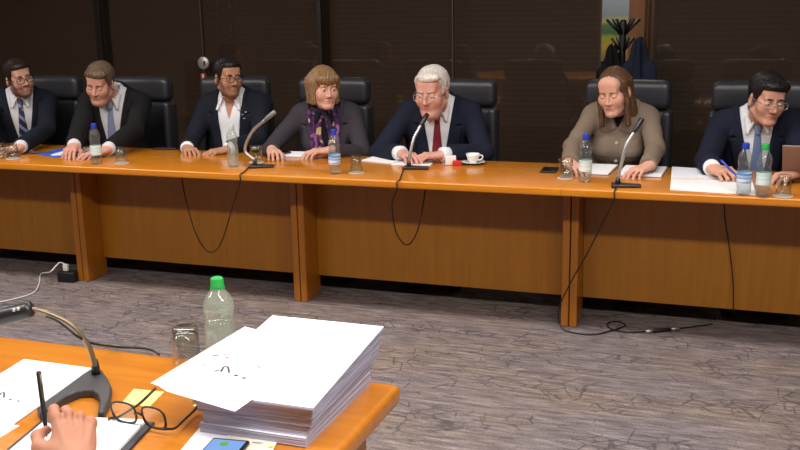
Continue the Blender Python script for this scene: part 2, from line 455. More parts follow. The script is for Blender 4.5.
# opening between the blinds: door leaf and a picture on the wall beyond
M_DOOR = wood('door_wood', rgb(120, 72, 30), rgb(160, 100, 46), .4, (14, 14, 1.2))
dx0, dx1 = aty(627.5, 40, 6.55)[0], aty(646, 40, 6.55)[0]+.02
mb = MB(); mb.box(((dx0+dx1)/2, 6.66, 1.40), (dx1-dx0, .16, 2.8)); mb.box((dx1-.012, 6.575, 1.4), (.012, .02, 2.8)); structure(mb.build('trim_7', M_DOOR, bevel=.004))
def picture_mat():
    mt, nt, b = new_mat('picture_print'); L = nt.links.new; N = nt.nodes.new
    tc = N('ShaderNodeTexCoord'); sp = N('ShaderNodeSeparateXYZ'); L(tc.outputs['Generated'], sp.inputs[0])
    nz = N('ShaderNodeTexNoise'); nz.inputs['Scale'].default_value = 4; L(tc.outputs['Generated'], nz.inputs['Vector'])
    a = N('ShaderNodeMath'); a.operation = 'MULTIPLY_ADD'; a.inputs[1].default_value = .16; L(nz.outputs['Fac'], a.inputs[0]); L(sp.outputs['Z'], a.inputs[2])
    cr = N('ShaderNodeValToRGB'); e = cr.color_ramp.elements
    e[0].position = .0; e[0].color = rgb(150, 120, 80); e[1].position = 1; e[1].color = rgb(150, 160, 165)
    for p, c in ((.2, rgb(165, 130, 90)), (.3, rgb(190, 165, 60)), (.42, rgb(165, 165, 60)), (.5, rgb(70, 110, 70)), (.62, rgb(85, 125, 90)), (.7, rgb(190, 175, 80)), (.78, rgb(140, 150, 155))):
        q = e.new(p); q.color = c
    L(a.outputs[0], cr.inputs['Fac']); L(cr.outputs['Color'], b.inputs['Base Color']); b.inputs['Roughness'].default_value = .6
    return mt
px0, px1 = aty(560, 20, 7.55)[0], aty(640, 20, 7.55)[0]
pz0, pz1 = 1.10, 1.62
t = thing('framed_picture', 'green and yellow landscape picture seen through the gap beside the coat stand', 'picture', ((px0+px1)/2, 7.59, pz0))
mb = MB(); mb.box((0, -.008, (pz1-pz0)/2), (px1-px0, .015, pz1-pz0)); mb.build('print', picture_mat(), t)
mb = MB()
for s in (-1, 1): mb.box((s*(px1-px0)/2, -.01, (pz1-pz0)/2), (.02, .025, pz1-pz0+.02))
for z in (0, pz1-pz0): mb.box((0, -.01, z), (px1-px0+.02, .025, .02))
mb.build('frame', M_ALU, t)
# lock disc and red tag on the glass joint
M_STEEL = plain('brushed_steel', rgb(200, 196, 190), .4, .6)
M_RED = plain('red_plastic', rgb(185, 30, 30), .4)
dp = aty(203, 63, 6.38)
t = thing('glass_door_lock', 'round steel lock disc on the glass joint behind the bearded man in the open-necked shirt', 'lock', (dp[0], 6.394, dp[2]))
mb = MB(); mb.tube([(0, -.0005, 0), (0, -.012, 0), (0, -.016, 0)], [.048, .048, .043], 32); mb.build('disc', M_STEEL, t, True)
mb = MB(); mb.box((.012, -.017, 0), (.012, .004, .03)); mb.build('keyhole', M_ALU, t)
dp = aty(203, 78, 6.38)
t = thing('door_tag', 'small red and white tag below the round lock on the glass', 'tag', (dp[0], 6.394, dp[2]-.05))
mb = MB(); mb.rbox((0, -.005, .04), (.05, .008, .09), .003, 2); mb.build('plate', M_RED, t)
mb = MB(); mb.box((0, -.0105, .045), (.016, .002, .07)); mb.build('stripe', plain('white_print', rgb(220, 215, 210), .5), t)

# ------------------------------------------------------------------ tables
M_TOP = wood('table_top_wood', rgb(194, 114, 22), rgb(214, 138, 34), .22, (1.0, 14, 14))
M_EDGE = wood('table_edge_wood', rgb(172, 92, 30), rgb(196, 116, 44), .25, (1.0, 14, 14))
M_PANEL = wood('table_panel_wood', rgb(150, 94, 12), rgb(170, 110, 20), .38, (14, 14, .8))
M_POST = wood('table_post_wood', rgb(152, 90, 18), rgb(174, 107, 28), .3, (14, 14, .8))
Y_ED, Y_BK, Y_PN, Y_PO = 4.163, 4.855, 4.598, 4.443
def far_table(x0, x1, label):
    t = thing('conference_table', label, 'table', ((x0+x1)/2, (Y_ED+Y_BK)/2, 0), 0, 'tables of the far row')
    oy = -(Y_ED+Y_BK)/2; wd = x1-x0; g = .0006
    mb = MB(); hy, hz, r = (Y_BK-Y_ED)/2, .0185, .008; ring = []
    for k, (sy, sz) in enumerate(((1, 1), (-1, 1), (-1, -1), (1, -1))):
        for j in range(5):
            a = math.pi/2*(k+j/4); ring.append((sy*(hy-r)+r*math.cos(a), sz*(hz-r)+r*math.sin(a)))
    mb._add([(-wd/2+g, y, .7215+z) for y, z in ring]+[(wd/2-g, y, .7215+z) for y, z in ring], [tuple(range(20))[::-1], tuple(range(20, 40))]+[(j, (j+1) % 20, 20+(j+1) % 20, 20+j) for j in range(20)])
    sharp(mb.build('table_top', M_TOP, t, True), 50)
    for s in (-1, 1):
        mb = MB(); mb.box((s*(wd/2-.0205), (Y_PO+4.625)/2+oy, .351), (.036, 4.625-Y_PO, .702)); mb.build('end_panel', M_POST, t, bevel=.005)
    mb = MB(); mb.box((0, Y_PN+.01+oy, (.111+.702)/2), (wd-.078, .02, .702-.111)); mb.build('modesty_panel', M_PANEL, t, bevel=.002)
    return t
XP = [-5.10, -3.617, -2.203, -.757, .72]
far_table(XP[0], XP[1], 'long orange-brown wooden table in front of the bearded man with the striped tie, far left')
far_table(XP[1], XP[2], 'long orange-brown wooden table in front of the bearded man in the open-necked shirt')
far_table(XP[2], XP[3], 'long orange-brown wooden table in front of the white-haired man')
far_table(XP[3], XP[4], 'long orange-brown wooden table in front of the taupe-jacket woman, rightmost of the row')
# near table
NX0, NX1, NY0, NY1 = -3.2, -.668, .9, 1.816
M_TOPN = wood('near_top_wood', rgb(184, 108, 28), rgb(204, 130, 42), .25, (1.0, 14, 14))
t = thing('conference_table', 'wooden table in the foreground carrying the paper stack', 'table', ((NX0+NX1)/2, (NY0+NY1)/2, 0))
wd, dp_ = NX1-NX0, NY1-NY0
mb = MB(); mb.rbox((0, 0, .7175), (wd, dp_, .045), .014, 4); mb.build('table_top', M_TOPN, t, True)
for s in (-1, 1):
    mb = MB(); mb.box((s*(wd/2-.075), 0, .3475), (.04, dp_-.14, .695)); mb.build('end_panel', M_POST, t, bevel=.004)
mb = MB(); mb.box((0, dp_/2-.3, .42), (wd-.192, .02, .55)); mb.build('modesty_panel', M_PANEL, t)

# ------------------------------------------------------------------ chairs
M_LEATHER = plain('black_leather', rgb(46, 46, 51), .38, spec=.5, bump=.25, bscale=120)  # base lightened to carry the grey overhead highlight of the headrests
M_LEATHER2 = plain('black_leather_matte', rgb(26, 26, 30), .5, spec=.45, bump=.25, bscale=120)
M_BLACK = plain('black_plastic', rgb(18, 18, 19), .45)
M_CHROME = plain('chrome', rgb(200, 200, 200), .15, 1)
def make_chair(label):
    t = thing('office_chair', label, 'chair', (0, 0, 0), 0, 'black leather office chairs behind the far tables')
    def curve(amount, lean=0, z0=0):
        return lambda q: (q[0], q[1]-amount*q[0]*q[0]+lean*(q[2]-z0), q[2])
    mb = MB(); mb.rbox((0, .0, 1.052), (.465, .115, .16), .045, 5, curve(.5)); mb.build('headrest', M_LEATHER, t, True)
    mb = MB(); mb.rbox((0, .01, .72), (.46, .10, .505), .035, 4, curve(.6, -.0)); 
    mb.build('backrest', M_LEATHER2, t, True)
    for s in (-1, 1):
        mb = MB(); mb.rbox((s*.218, -.035, .72), (.05, .12, .50), .024, 4); mb.build('side_bolster', M_LEATHER, t, True)
    mb = MB(); mb.box((0, .075, .80), (.09, .03, .62)); mb.box((0, -.1, .41), (.22, .30, .03)); mb.box((0, .055, .45), (.09, .05, .1)); mb.build('back_frame', M_BLACK, t, bevel=.006)
    mb = MB(); mb.rbox((0, -.28, .455), (.48, .46, .075), .035, 4); mb.build('seat', M_LEATHER2, t, True)
    for s in (-1, 1):
        mb = MB(); mb.tube(catmull([(s*.25, -.02, .52), (s*.285, -.05, .60), (s*.29, -.12, .645), (s*.29, -.30, .645), (s*.285, -.37, .60), (s*.255, -.36, .44)], 5), .018, 8); mb.build('armrest', M_BLACK, t, True)
    mb = MB(); mb.lathe([(.025, .12), (.025, .40)], (0, -.1, 0), 14); mb.build('gas_column', M_CHROME, t, True)
    mb = MB(); mb.lathe([(.045, .075), (.045, .13)], (0, -.1, 0), 14)
    for k in range(5):
        a = 2*math.pi*k/5+math.pi/2; mb.tube([(0, -.1, .115), (.28*math.cos(a), -.1+.28*math.sin(a), .08)], [.024, .015], 8)
    mb.build('star_base', M_BLACK, t)
    for k in range(5):
        a = 2*math.pi*k/5+math.pi/2; mb = MB(); mb.tube([(.28*math.cos(a)-.02*math.sin(a), -.1+.28*math.sin(a)+.02*math.cos(a), .031), (.28*math.cos(a)+.02*math.sin(a), -.1+.28*math.sin(a)-.02*math.cos(a), .031)], .031, 14); mb.build('caster', M_BLACK, t, True)
    return t
def chair_x(px, py, half): # chair centre from the right edge of its headrest
    return aty(px, py, 5.4)[0]-half
CH = [(aty(80, 80, 5.4)[0]-.228, 5.40, .10, 'black leather office chair behind the bearded man with the striped tie, far left'),
      (aty(172, 80, 5.4)[0]-.228, 5.40, .0, 'black leather office chair behind the man looking down at the blue folder'),
      (aty(267, 80, 5.4)[0]-.228, 5.42, .12, 'black leather office chair behind the bearded man in the white open-necked shirt'),
      (aty(369, 78, 5.4)[0]-.228, 5.42, .0, 'black leather office chair behind the woman with the purple scarf'),
      (aty(498, 80, 5.4)[0]-.228, 5.38, .0, 'black leather office chair behind the white-haired man'),
      (aty(671, 83, 5.4)[0]-.222, 5.40, -.05, 'black leather office chair behind the woman in the taupe jacket'),
      (aty(714, 85, 5.4)[0]+.225, 5.36, .0, 'black leather office chair behind the man writing with a blue pen, far right')]
c0 = make_chair(CH[0][3]); c0.location = (CH[0][0], CH[0][1], 0); c0.rotation_euler = (0, 0, CH[0][2])
for x, y, rz, lb in CH[1:]: dup(c0, (x, y, 0), rz, lb)
# ------------------------------------------------------------------ people
def skin_mat(name, col, rough=.62):
    mt, nt, b = new_mat(name); L = nt.links.new
    at_ = nt.nodes.new('ShaderNodeAttribute'); at_.attribute_name = 'tint'
    mx = nt.nodes.new('ShaderNodeMix'); mx.data_type = 'RGBA'; mx.blend_type = 'MULTIPLY'; mx.inputs[0].default_value = 1; mx.inputs[6].default_value = col
    L(at_.outputs['Color'], mx.inputs[7]); L(mx.outputs[2], b.inputs['Base Color'])
    b.inputs['Roughness'].default_value = rough; b.inputs['Specular IOR Level'].default_value = .35
    b.inputs['Subsurface Weight'].default_value = .12; b.inputs['Subsurface Radius'].default_value = (.012, .005, .003); b.inputs['Subsurface Scale'].default_value = .6
    return mt
def hair_mat(name, c1, c2, rough=.45, scale=(260, 260, 14)):
    mt, nt, b = new_mat(name); L = nt.links.new; N = nt.nodes.new
    tc = N('ShaderNodeTexCoord'); mp = N('ShaderNodeMapping'); mp.inputs['Scale'].default_value = scale; L(tc.outputs['Object'], mp.inputs['Vector'])
    nz = N('ShaderNodeTexNoise'); nz.inputs['Scale'].default_value = 1; nz.inputs['Detail'].default_value = 3; L(mp.outputs['Vector'], nz.inputs['Vector'])
    cr = N('ShaderNodeValToRGB'); cr.color_ramp.elements[0].position = .35; cr.color_ramp.elements[0].color = c1; cr.color_ramp.elements[1].position = .65; cr.color_ramp.elements[1].color = c2
    L(nz.outputs['Fac'], cr.inputs['Fac']); L(cr.outputs['Color'], b.inputs['Base Color'])
    bp = N('ShaderNodeBump'); bp.inputs['Strength'].default_value = .3; bp.inputs['Distance'].default_value = .0015; L(nz.outputs['Fac'], bp.inputs['Height']); L(bp.outputs['Normal'], b.inputs['Normal'])
    b.inputs['Roughness'].default_value = rough; b.inputs['Specular IOR Level'].default_value = .35
    return mt
def cloth_mat(name, col, rough=.85, var=.12, scale=500, bump=.2):
    return plain(name, col, rough, spec=.2, bump=bump, bscale=scale, var=var)
M_EYEW = plain('eye_white', rgb(225, 220, 212), .25); M_IRIS = plain('eye_iris', rgb(60, 42, 30), .2); M_PUPIL = plain('eye_pupil', rgb(8, 8, 8), .15)
M_LENS = thin_glass('spectacle_lens', (.97, .98, .98, 1), .25, .02)
M_SHIRT = cloth_mat('white_shirt_cotton', rgb(228, 228, 232), .8, .03, 300, .1)

def head_block(sp):
    """head in its own frame: eyes at z=0, face towards -Y"""
    fem = sp.get('fem', False); fat = sp.get('fat', 0.0)
    h = .0028
    V = Vol((-.112, -.135, -.24), (.112, .148, .165), h)
    V.add(p_ell((0, .018, .034), (.0745, .094, .084)), 0)
    V.add(p_ell((0, -.03, -.045), (.059+fat*.6, .060, .074)), .03)
    jw = (.044 if fem else .053)+fat
    for s in (-1, 1):
        V.add(p_cap((s*jw, .012, -.062), (s*.018, -.068, -.102), .016, .014), .03)
        V.add(p_ell((s*.042, -.060, -.028), (.022, .02, .024)), .035)
    V.add(p_ell((0, -.078, -.1), (.02, .016, .015)), .022)
    if fat: V.add(p_ell((0, -.03, -.115), (.045, .05, .03)), .03)
    V.add(p_cap((-.036, -.078, .021), (.036, -.078, .021), .010 if not fem else .008), .02)
    V.add(p_ell((0, -.06, .055), (.055, .03, .035)), .03)
    for s in (-1, 1): V.add(p_ell((s*.031, -.1, .001), (.019, .017, .0125)), .014, cut=True)
    V.add(p_cap((0, -.086, .010), (0, -.108 if not fem else -.104, -.034), .0075 if not fem else .006, .0115 if not fem else .009), .012)
    for s in (-1, 1): V.add(p_ell((s*.0115, -.096, -.038), (.0085, .011, .008)), .007)
    for s in (-1, 1): V.add(p_ell((s*.006, -.104, -.0465), (.0035, .004, .003)), .003, cut=True)
    # lids
    for s in (-1, 1):
        V.add(p_ell((s*.031, -.0765, .0), (.0148, .0143, .0140)), .004)
        V.add(p_ell((s*.031, -.0905, -.001), (.0125, .012, sp.get('lid', .0036))), .002, cut=True)
    # mouth
    V.add(p_cap((-.019, -.082, -.0665), (.019, -.082, -.0665), .0065), .010)
    V.add(p_cap((-.006, -.0885, -.064), (.006, -.0885, -.064), .0055), .008)
    V.add(p_cap((-.013, -.085, -.0755), (.013, -.085, -.0755), .0068), .008)
    V.add(p_cap((-.0215, -.0890, -.0712), (0, -.0968, -.0692), .0018), .003, cut=True)
    V.add(p_cap((.0215, -.0890, -.0712), (0, -.0968, -.0692), .0018), .003, cut=True)
    sp['scalp'] = V.copy()
    # ears
    for s in (-1, 1):
        M = rotz(s*.35) @ rotx(-.2)
        V.add(p_ell((s*.078, .012, -.012), (.0095, .019, .031), M), .008)
        V.add(p_ell((s*.086, .008, -.010), (.006, .010, .018), M), .006, cut=True)
    nb = np.array(sp['neck_local'])
    V.add(p_cap((0, .022, -.06), nb, .051 if not fem else .044, .058 if not fem else .049), .025)
    v, f = V.mesh()
    C = np.ones((len(v), 4)); x, y, z = v.T
    def mask(cx, cy, cz, rx, ry, rz): return np.clip(1.6*(1-np.sqrt(((x-cx)/rx)**2+((y-cy)/ry)**2+((z-cz)/rz)**2)), 0, 1)[:, None]
    lips = mask(0, -.092, -.0695, .027, .03, .013)
    lc = np.array(sp.get('lip', (.80, .52, .50))); C[:, :3] = C[:, :3]*(1-lips*.9)+lc*lips*.9
    for s in (-1, 1):
        q = mask(s*.042, -.07, -.03, .03, .05, .026)*.35; C[:, :3] = C[:, :3]*(1-q)+np.array((1.06, .80, .76))*q
    q = mask(0, -.11, -.032, .02, .03, .022)*.35; C[:, :3] = C[:, :3]*(1-q)+np.array((1.04, .80, .76))*q
    if sp.get('beard'):
        b = sstep(-.035, -.055, z)*sstep(.045, .02, y)*sstep(-.125, -.112, z)
        ch = sstep(.034, .05, np.abs(x))*sstep(.03, -.02, y)*sstep(-.0, -.03, z)*sstep(-.125, -.112, z)*sstep(-.07, -.055, y)
        mo = sstep(-.047, -.052, z)*sstep(-.07, -.08, y)
        bb = np.maximum(np.maximum(b*sstep(-.07, -.085, z), ch), mo*b*.9)*(1-lips[:, 0])*(1-np.clip(2*mask(0, -.09, -.0695, .03, .03, .012)[:, 0], 0, 1)*.6)
        bb = (bb*sp['beard'])[:, None]; C[:, :3] = C[:, :3]*(1-bb)+np.array(sp.get('beard_col', (.16, .13, .12)))*bb
    return v, f, C

def hand_block(pose, side, stub=.10, h=.0026, detail=False):
    """hand frame: wrist at 0, fingers +X, back of hand +Z, thumb towards +Y for a right hand"""
    V = Vol((-stub-.04, -.09, -.11), (.22, .10, .06), h)
    V.add(p_cap((-stub, 0, 0), (-.01, 0, 0), .029, .025), 0)
    V.add(p_ell((.0, 0, 0), (.035, .029, .019)), .015)
    K = [(.094, .031, .001), (.097, .0105, .004), (.092, -.0105, .002), (.083, -.0295, -.003)]
    for (kx, ky, kz), r in zip(K, (.0125, .0125, .012, .0115)):
        V.add(p_cap((.008, ky*.55, -.002), (kx, ky, kz), .0145, r-.001), .016)
    V.add(p_ell((.045, 0, -.006), (.05, .036, .013)), .012)
    V.add(p_ell((.035, .026, -.012), (.032, .016, .014)), .012)
    if detail:   # tendons, knuckle heads and the valleys between them
        for (kx, ky, kz) in K: V.add(p_cap((.02, ky*.62, .0125), (kx-.006, ky, kz+.0085), .0030, .0042), .006)
        for (kx, ky, kz) in K: V.add(p_ell((kx+.001, ky, kz+.0045), (.0125, .0098, .0105)), .005)
        for a, b in zip(K[:-1], K[1:]):
            y_ = (a[1]+b[1])/2; V.add(p_cap(((a[0]+b[0])/2-.014, y_, .0165), ((a[0]+b[0])/2+.022, y_, .0075), .0028, .0055), .007, cut=True)
        V.add(p_cap((.015, .012, .0145), (.062, -.0015, .0150), .0018, .0014), .003); V.add(p_cap((.03, .02, .0125), (.066, .021, .0145), .0016, .0012), .003)
    seg = [(.042, .025, .020), (.046, .029, .021), (.042, .027, .020), (.033, .020, .018)]
    R = [.0092, .0095, .0090, .0080]
    curls, spread = pose['curl'], pose.get('spread', (.10, .02, -.05, -.14))
    tips = []
    for i in range(4):
        p = np.array(K[i]); a = 0; sp = spread[i]
        V.add(p_ell(p+np.array((0, 0, .002)), (.011, .0105, .010)), .006)
        for j in range(3):
            a += rad(curls[i][j]); d = np.array((math.cos(a)*math.cos(sp), math.cos(a)*math.sin(sp)*1.0, -math.sin(a)))
            q = p+d*seg[i][j]; V.add(p_cap(p, q, R[i]-.0006*j, R[i]-.0006*(j+1)), .0045); 
            if j == 0: V.add(p_ell(q, (R[i]+.0004,)*3), .003)
            p = q
        tips.append(p)
    T = pose.get('thumb', [(.022, .028, -.012), (.052, .050, -.022), (.082, .056, -.026), (.106, .050, -.030)])
    for j, (ra, rb) in enumerate(((.0155, .0125), (.0120, .0105), (.0105, .0085))):
        V.add(p_cap(T[j], T[j+1], ra, rb), .008 if j else .014)
    v, f = V.mesh(); C = np.ones((len(v), 4))
    x, y, z = v.T
    kn = np.zeros(len(v))
    for k in K: kn = np.maximum(kn, np.clip(1-np.linalg.norm(v-np.array(k)-np.array((0, 0, .01)), axis=1)/.016, 0, 1))
    C[:, :3] = C[:, :3]*(1-.5*kn[:, None])+np.array((1.02, .78, .74))*.5*kn[:, None]
    if side == 'L': v = v*np.array((1, -1, 1)); f = f[:, ::-1]; tips = [t*np.array((1, -1, 1)) for t in tips]
    return v, f, C, tips
POSE = {
 'rest': dict(curl=[(14, 26, 14), (18, 30, 16), (22, 34, 18), (26, 36, 20)]),
 'flat': dict(curl=[(6, 10, 6), (8, 12, 6), (9, 14, 8), (10, 16, 8)], spread=(.14, .03, -.07, -.2)),
 'fist': dict(curl=[(48, 62, 30), (52, 66, 32), (56, 68, 32), (60, 68, 34)], spread=(.03, .01, -.02, -.06)),
 'claw': dict(curl=[(8, 46, 30), (14, 48, 32), (20, 50, 34), (26, 50, 34)], spread=(.16, .04, -.06, -.18)),
 'pen':  dict(curl=[(22, 44, 18), (34, 60, 30), (46, 68, 34), (54, 70, 36)], spread=(.06, .02, -.02, -.06),
              thumb=[(.022, .028, -.014), (.050, .048, -.030), (.082, .050, -.036), (.108, .036, -.046)]),
 'pen_near': dict(curl=[(22, 44, 18), (34, 60, 30), (46, 68, 34), (54, 70, 36)], spread=(.06, .02, -.02, -.06),
              thumb=[(.022, .030, -.012), (.046, .060, -.020), (.080, .062, -.028), (.106, .044, -.042)]),
}
def frame_hand(d, up):
    x = np.array(d, float); x /= np.linalg.norm(x); z = np.array(up, float); z -= x*(z@x); z /= np.linalg.norm(z); y = np.cross(z, x)
    return np.stack([x, y, z], 1)
def ik(S, W, L1, L2, hint):
    d = W-S; D = np.linalg.norm(d)
    if D > (L1+L2)*.985: k = D/((L1+L2)*.985); L1 *= k; L2 *= k
    a = (L1*L1-L2*L2+D*D)/(2*D); hgt = math.sqrt(max(1e-6, L1*L1-a*a)); u = d/D
    hn = np.array(hint, float); hn -= u*(hn@u); hn /= np.linalg.norm(hn)
    return S+u*a+hn*hgt

def person(sp):
    yaw = rad(sp.get('yaw', 0)); Rz = rotz(yaw)
    hc = np.array(sp['head']); hy, hp, hr = [rad(q) for q in sp['hrot']]
    org = np.array((hc[0], hc[1], 0.0))+Rz @ np.array((sp.get('dx', 0), .2, 0))
    loc = lambda P: Rz.T @ (np.array(P, float)-org)
    fem = sp.get('fem', False); fat = sp.get('girth', 0.0); sw = sp.get('shoulder', 1.0)
    H = rotz(hy-yaw) @ rotx(hp) @ roty(hr); hl = loc(hc); hs = sp.get('hscale', 1.0)
    N = hl+np.array(sp.get('neck', (0, .065, -.135)))
    hip = np.array((N[0]*.35, N[1]+sp.get('lean', .14), .52))
    tz = N-hip; TL = np.linalg.norm(tz); tz /= TL; ts = TL/.49
    tx = np.array((1., 0, 0)); tx -= tz*(tx@tz); tx /= np.linalg.norm(tx); ty = np.cross(tz, tx); T = np.stack([tx, ty, tz], 1)
    tp = lambda x, y, z: hip+T @ (np.array((x*sw, y, z))*np.array((1, 1, ts)))
    def torso_prims(o):
        P = [(p_ell(tp(0, .0, .02), np.array((.165+fat*.8+o, .125+fat*.5+o, .14)), T), 0),
             (p_ell(tp(0, -.012-fat*.4, .16), np.array((.148*sw+fat+o, .108+fat+o, .19)), T), .05),
             (p_ell(tp(0, -.0, .32), np.array((.165*sw+fat*.5+o, .108+fat*.4+o, .175)), T), .05),
             (p_cap(tp(-.140, .012, .425), tp(.140, .012, .425), .058+o), .05)]
        for s in (-1, 1): P.append((p_cap(tp(s*.125, .015, .43), tp(s*.035, .022, .488), .045+o, .036+o), .04))
        if fem:
            for s in (-1, 1): P.append((p_ell(tp(s*.07, -.085, .29), np.array((.06+o, .055+o, .06+o)), T), .04))
        return P
    SH = {s: tp({'R': -1, 'L': 1}[s]*.172, .010, .420) for s in 'RL'}
    W = {s: loc(sp['wrist'+s]) for s in 'RL'}; EL = {}
    for s in 'RL':
        EL[s] = ik(SH[s], W[s], .285*sp.get('arm', 1), .25*sp.get('arm', 1), sp.get('elbow'+s, ({'R': -1, 'L': 1}[s]*.6, .25, -.8)))
    k_up, k_fo = (.034, .026) if fem else (.041, .030)
    # ---- skin: trunk + head + hands in one mesh
    B = []
    V = Vol((-.36, -.75, .0), (.36, .26, 1.06), .014)
    for p, k in torso_prims(-.012): V.add(p, k)
    for s in 'RL':
        V.add(p_cap(SH[s], EL[s], k_up-.004, k_up-.008), .03); V.add(p_cap(EL[s], W[s], k_up-.009, k_fo-.005), .02)
        q = {'R': -1, 'L': 1}[s]; kn = np.array((q*.13, hip[1]-.40, .50)); an = np.array((q*.12, hip[1]-.20, .10))
        V.add(p_cap(hip+np.array((q*.09, 0, .0)), kn, .07, .05), .03); V.add(p_cap(kn, an, .045, .03), .02)
        V.add(p_cap(an, an+np.array((0, -.11, -.055)), .03, .025), .02)
    v, f = V.mesh(); B.append((v, f, np.ones((len(v), 4))))
    Hm = H*hs
    spn = sp; spn['neck_local'] = np.linalg.inv(Hm) @ (N+np.array((0, .01, -.05))-hl)
    v, f, c = head_block(spn); B.append((v @ Hm.T+hl, f, c))
    tips = {}
    for s in 'RL':
        d = Rz.T @ np.array(sp['dir'+s], float); d /= np.linalg.norm(d); fd = W[s]-EL[s]; fd /= np.linalg.norm(fd); d = d+.8*fd; d[2] = min(d[2], -.04); up = Rz.T @ np.array(sp.get('up'+s, (0, 0, 1)), float); Fm = frame_hand(d, up); hsz = sp.get('hand', .98)
        stub = .015
        v, f, c, tps = hand_block(POSE[sp.get('pose'+s, 'rest')], s, stub)
        B.append((v*hsz @ Fm.T+W[s], f, c)); tips[s] = [org+Rz @ (W[s]+Fm @ t*hsz) for t in tps]
    v, f, c = merge(B)
    body = mesh_obj('person', v, f, skin_mat('skin', sp['skin']), None, True, None, c)
    body.location = tuple(org); body.rotation_euler = (0, 0, yaw); tag(body, sp['label'], 'person', 'people seated along the far tables')
    hw = lambda P: hl+Hm @ np.array(P, float)
    # ---- eyes and brows
    for s in (-1, 1):
        mb = MB(); R = .0129; prof = [(R*math.sin(a), -R*math.cos(a)) for a in np.linspace(.01, math.pi-.01, 14)]
        mb.lathe(prof, (0, 0, 0), 16)
        look = H @ rotz(rad(sp.get('gaze', (0, 0))[0])) @ rotx(rad(sp.get('gaze', (0, 0))[1]))
        vv = np.array(mb.v) @ rotx(-math.pi/2).T
        vv = vv if vv[0, 1] < 0 else vv*np.array((1, -1, 1))
        ang = np.arccos(np.clip(-vv[:, 1]/np.linalg.norm(vv, axis=1), -1, 1)); mi = []
        for q in mb.f: a = ang[list(q)].mean(); mi.append(2 if a < .22 else 1 if a < .60 else 0)
        vv = vv*hs @ look.T+hw((s*.031, -.0768, 0))
        mesh_obj('eye', vv, mb.f, [M_EYEW, sp.get('iris', M_IRIS), M_PUPIL], body, True, mi)
        mb = MB(); th = sp.get('brow', .0042)
        mb.tube([hw(q) for q in catmull([(s*.013, -.0905, .019), (s*.027, -.0915, .0215), (s*.04, -.0835, .021), (s*.049, -.072, .017)], 4)], list(np.array([.7, .8, .9, 1, 1, 1, 1, 1, .9, .8, .7, .6, .4])*th), 7, flat=.8)
        mb.build('eyebrow', sp['hairmat'], body, True)
    # ---- hair
    hv, hf = sp['hair'](sp, hl, Hm, H)
    mesh_obj('hair', hv, hf, sp['hairmat'], body, True)
    if sp.get('glasses'):
        g = sp['glasses']; gm = plain(g[0], g[1], .35, g[2]); mb = MB(); r = g[3]
        rw, rh = g[4] if len(g) > 4 else (.026, .0185); zc = -.005
        fy = lambda x: -.113+.16*(abs(x)-.0)**1*.35
        Ls = []
        for s in (-1, 1):
            pts = []
            for k in range(20):
                a = 2*math.pi*k/20; e = .75; cx, cz = math.copysign(abs(math.cos(a))**e, math.cos(a)), math.copysign(abs(math.sin(a))**e, math.sin(a))
                x = s*.0335+rw*cx; pts.append(hw((x, fy(x), zc+rh*cz)))
            mb.tube(pts, r, 6, closed=True); Ls.append(pts)
            mb.tube([hw(q) for q in [(s*(.0335+rw), fy(.0335+rw), zc+.007), (s*.069, -.085, .002), (s*.079, -.03, .003), (s*.083, .008, .006), (s*.081, .03, -.012)]], r*.95, 6)
        mb.tube([hw(q) for q in [(-.0335+rw-.0005, fy(.008), zc+.004), (0, fy(0)-.001, zc+.007), (.0335-rw+.0005, fy(.008), zc+.004)]], r, 6)
        go = mb.build('eyeglasses', gm, body, True)
        for pts in Ls: mesh_obj('lens', pts, [tuple(range(20))], M_LENS, go, False)
    # ---- clothes
    CH_ = .006
    allp = np.array([SH['R'], SH['L'], EL['R'], EL['L'], W['R'], W['L']]); lo = np.minimum(allp.min(0), (-.25, hip[1]-.3, .46))-.09; hi = np.maximum(allp.max(0), (.25, hip[1]+.2, 1.0))+.09
    lo[2] = .47; hi[2] = max(hi[2], N[2]+.10)
    base = Vol(lo, hi, CH_)
    X, Y, Z = base.grid(); ivT = T.T
    qx = (ivT[0, 0]*(X-hip[0])+ivT[0, 1]*(Y-hip[1])+ivT[0, 2]*(Z-hip[2]))
    qy = (ivT[1, 0]*(X-hip[0])+ivT[1, 1]*(Y-hip[1])+ivT[1, 2]*(Z-hip[2]))
    qz = (ivT[2, 0]*(X-hip[0])+ivT[2, 1]*(Y-hip[1])+ivT[2, 2]*(Z-hip[2]))/ts
    und = base.copy()
    for p, k in torso_prims(.0): und.add(p, k)
    cl = sp['clothes']; jk = cl.get('thick', .014)
    jac = base.copy()
    for p, k in torso_prims(jk): jac.add(p, k)
    wr = wrinkle(X, Y, Z, 40, sp.get('seed', 1))
    fore = {}
    for s in 'RL':
        dd = W[s]-EL[s]; dd /= np.linalg.norm(dd); fore[s] = (dd, W[s]-dd*cl.get('cuff', .022))
    # collar of the jacket
    def ring(rx, ry, z_front, z_back, a0, n=12, fwd=0.0):
        out = []
        for k in range(n+1):
            a = a0+(2*math.pi-2*a0)*k/n # 0 = front
            t = .5-.5*math.cos(a); out.append((rx*math.sin(a)/sw, -ry*math.cos(a)+.012+fwd*(1-t), z_front+(z_back-z_front)*t))
        return [tp(*q) for q in out]
    front = (qy < .03)
    outs = {}
    if cl['kind'] == 'suit':
        bz, topz = cl.get('button', .12), .49
        t = np.clip((qz-bz)/(topz-bz), 0, 1.15)
        wv = cl.get('vw', .078)*t**cl.get('vpow', .85)-np.where(qz < bz, .05, 0)
        dv = np.abs(qx-cl.get('vx', 0)*(1-t))-wv
        lap = np.clip((qz-bz)/.10, 0, 1)*(.072-.045*sstep(.40, .47, qz)); notch = (np.abs(qz-.405) < .006) & (dv > .035)
        lp = sstep(0, .006, dv)*sstep(lap, lap-.007, dv)*sstep(bz-.02, bz+.03, qz)
        lp = np.where(notch, 0, lp)*front
        jac.d -= (.010*lp).astype(np.float32)
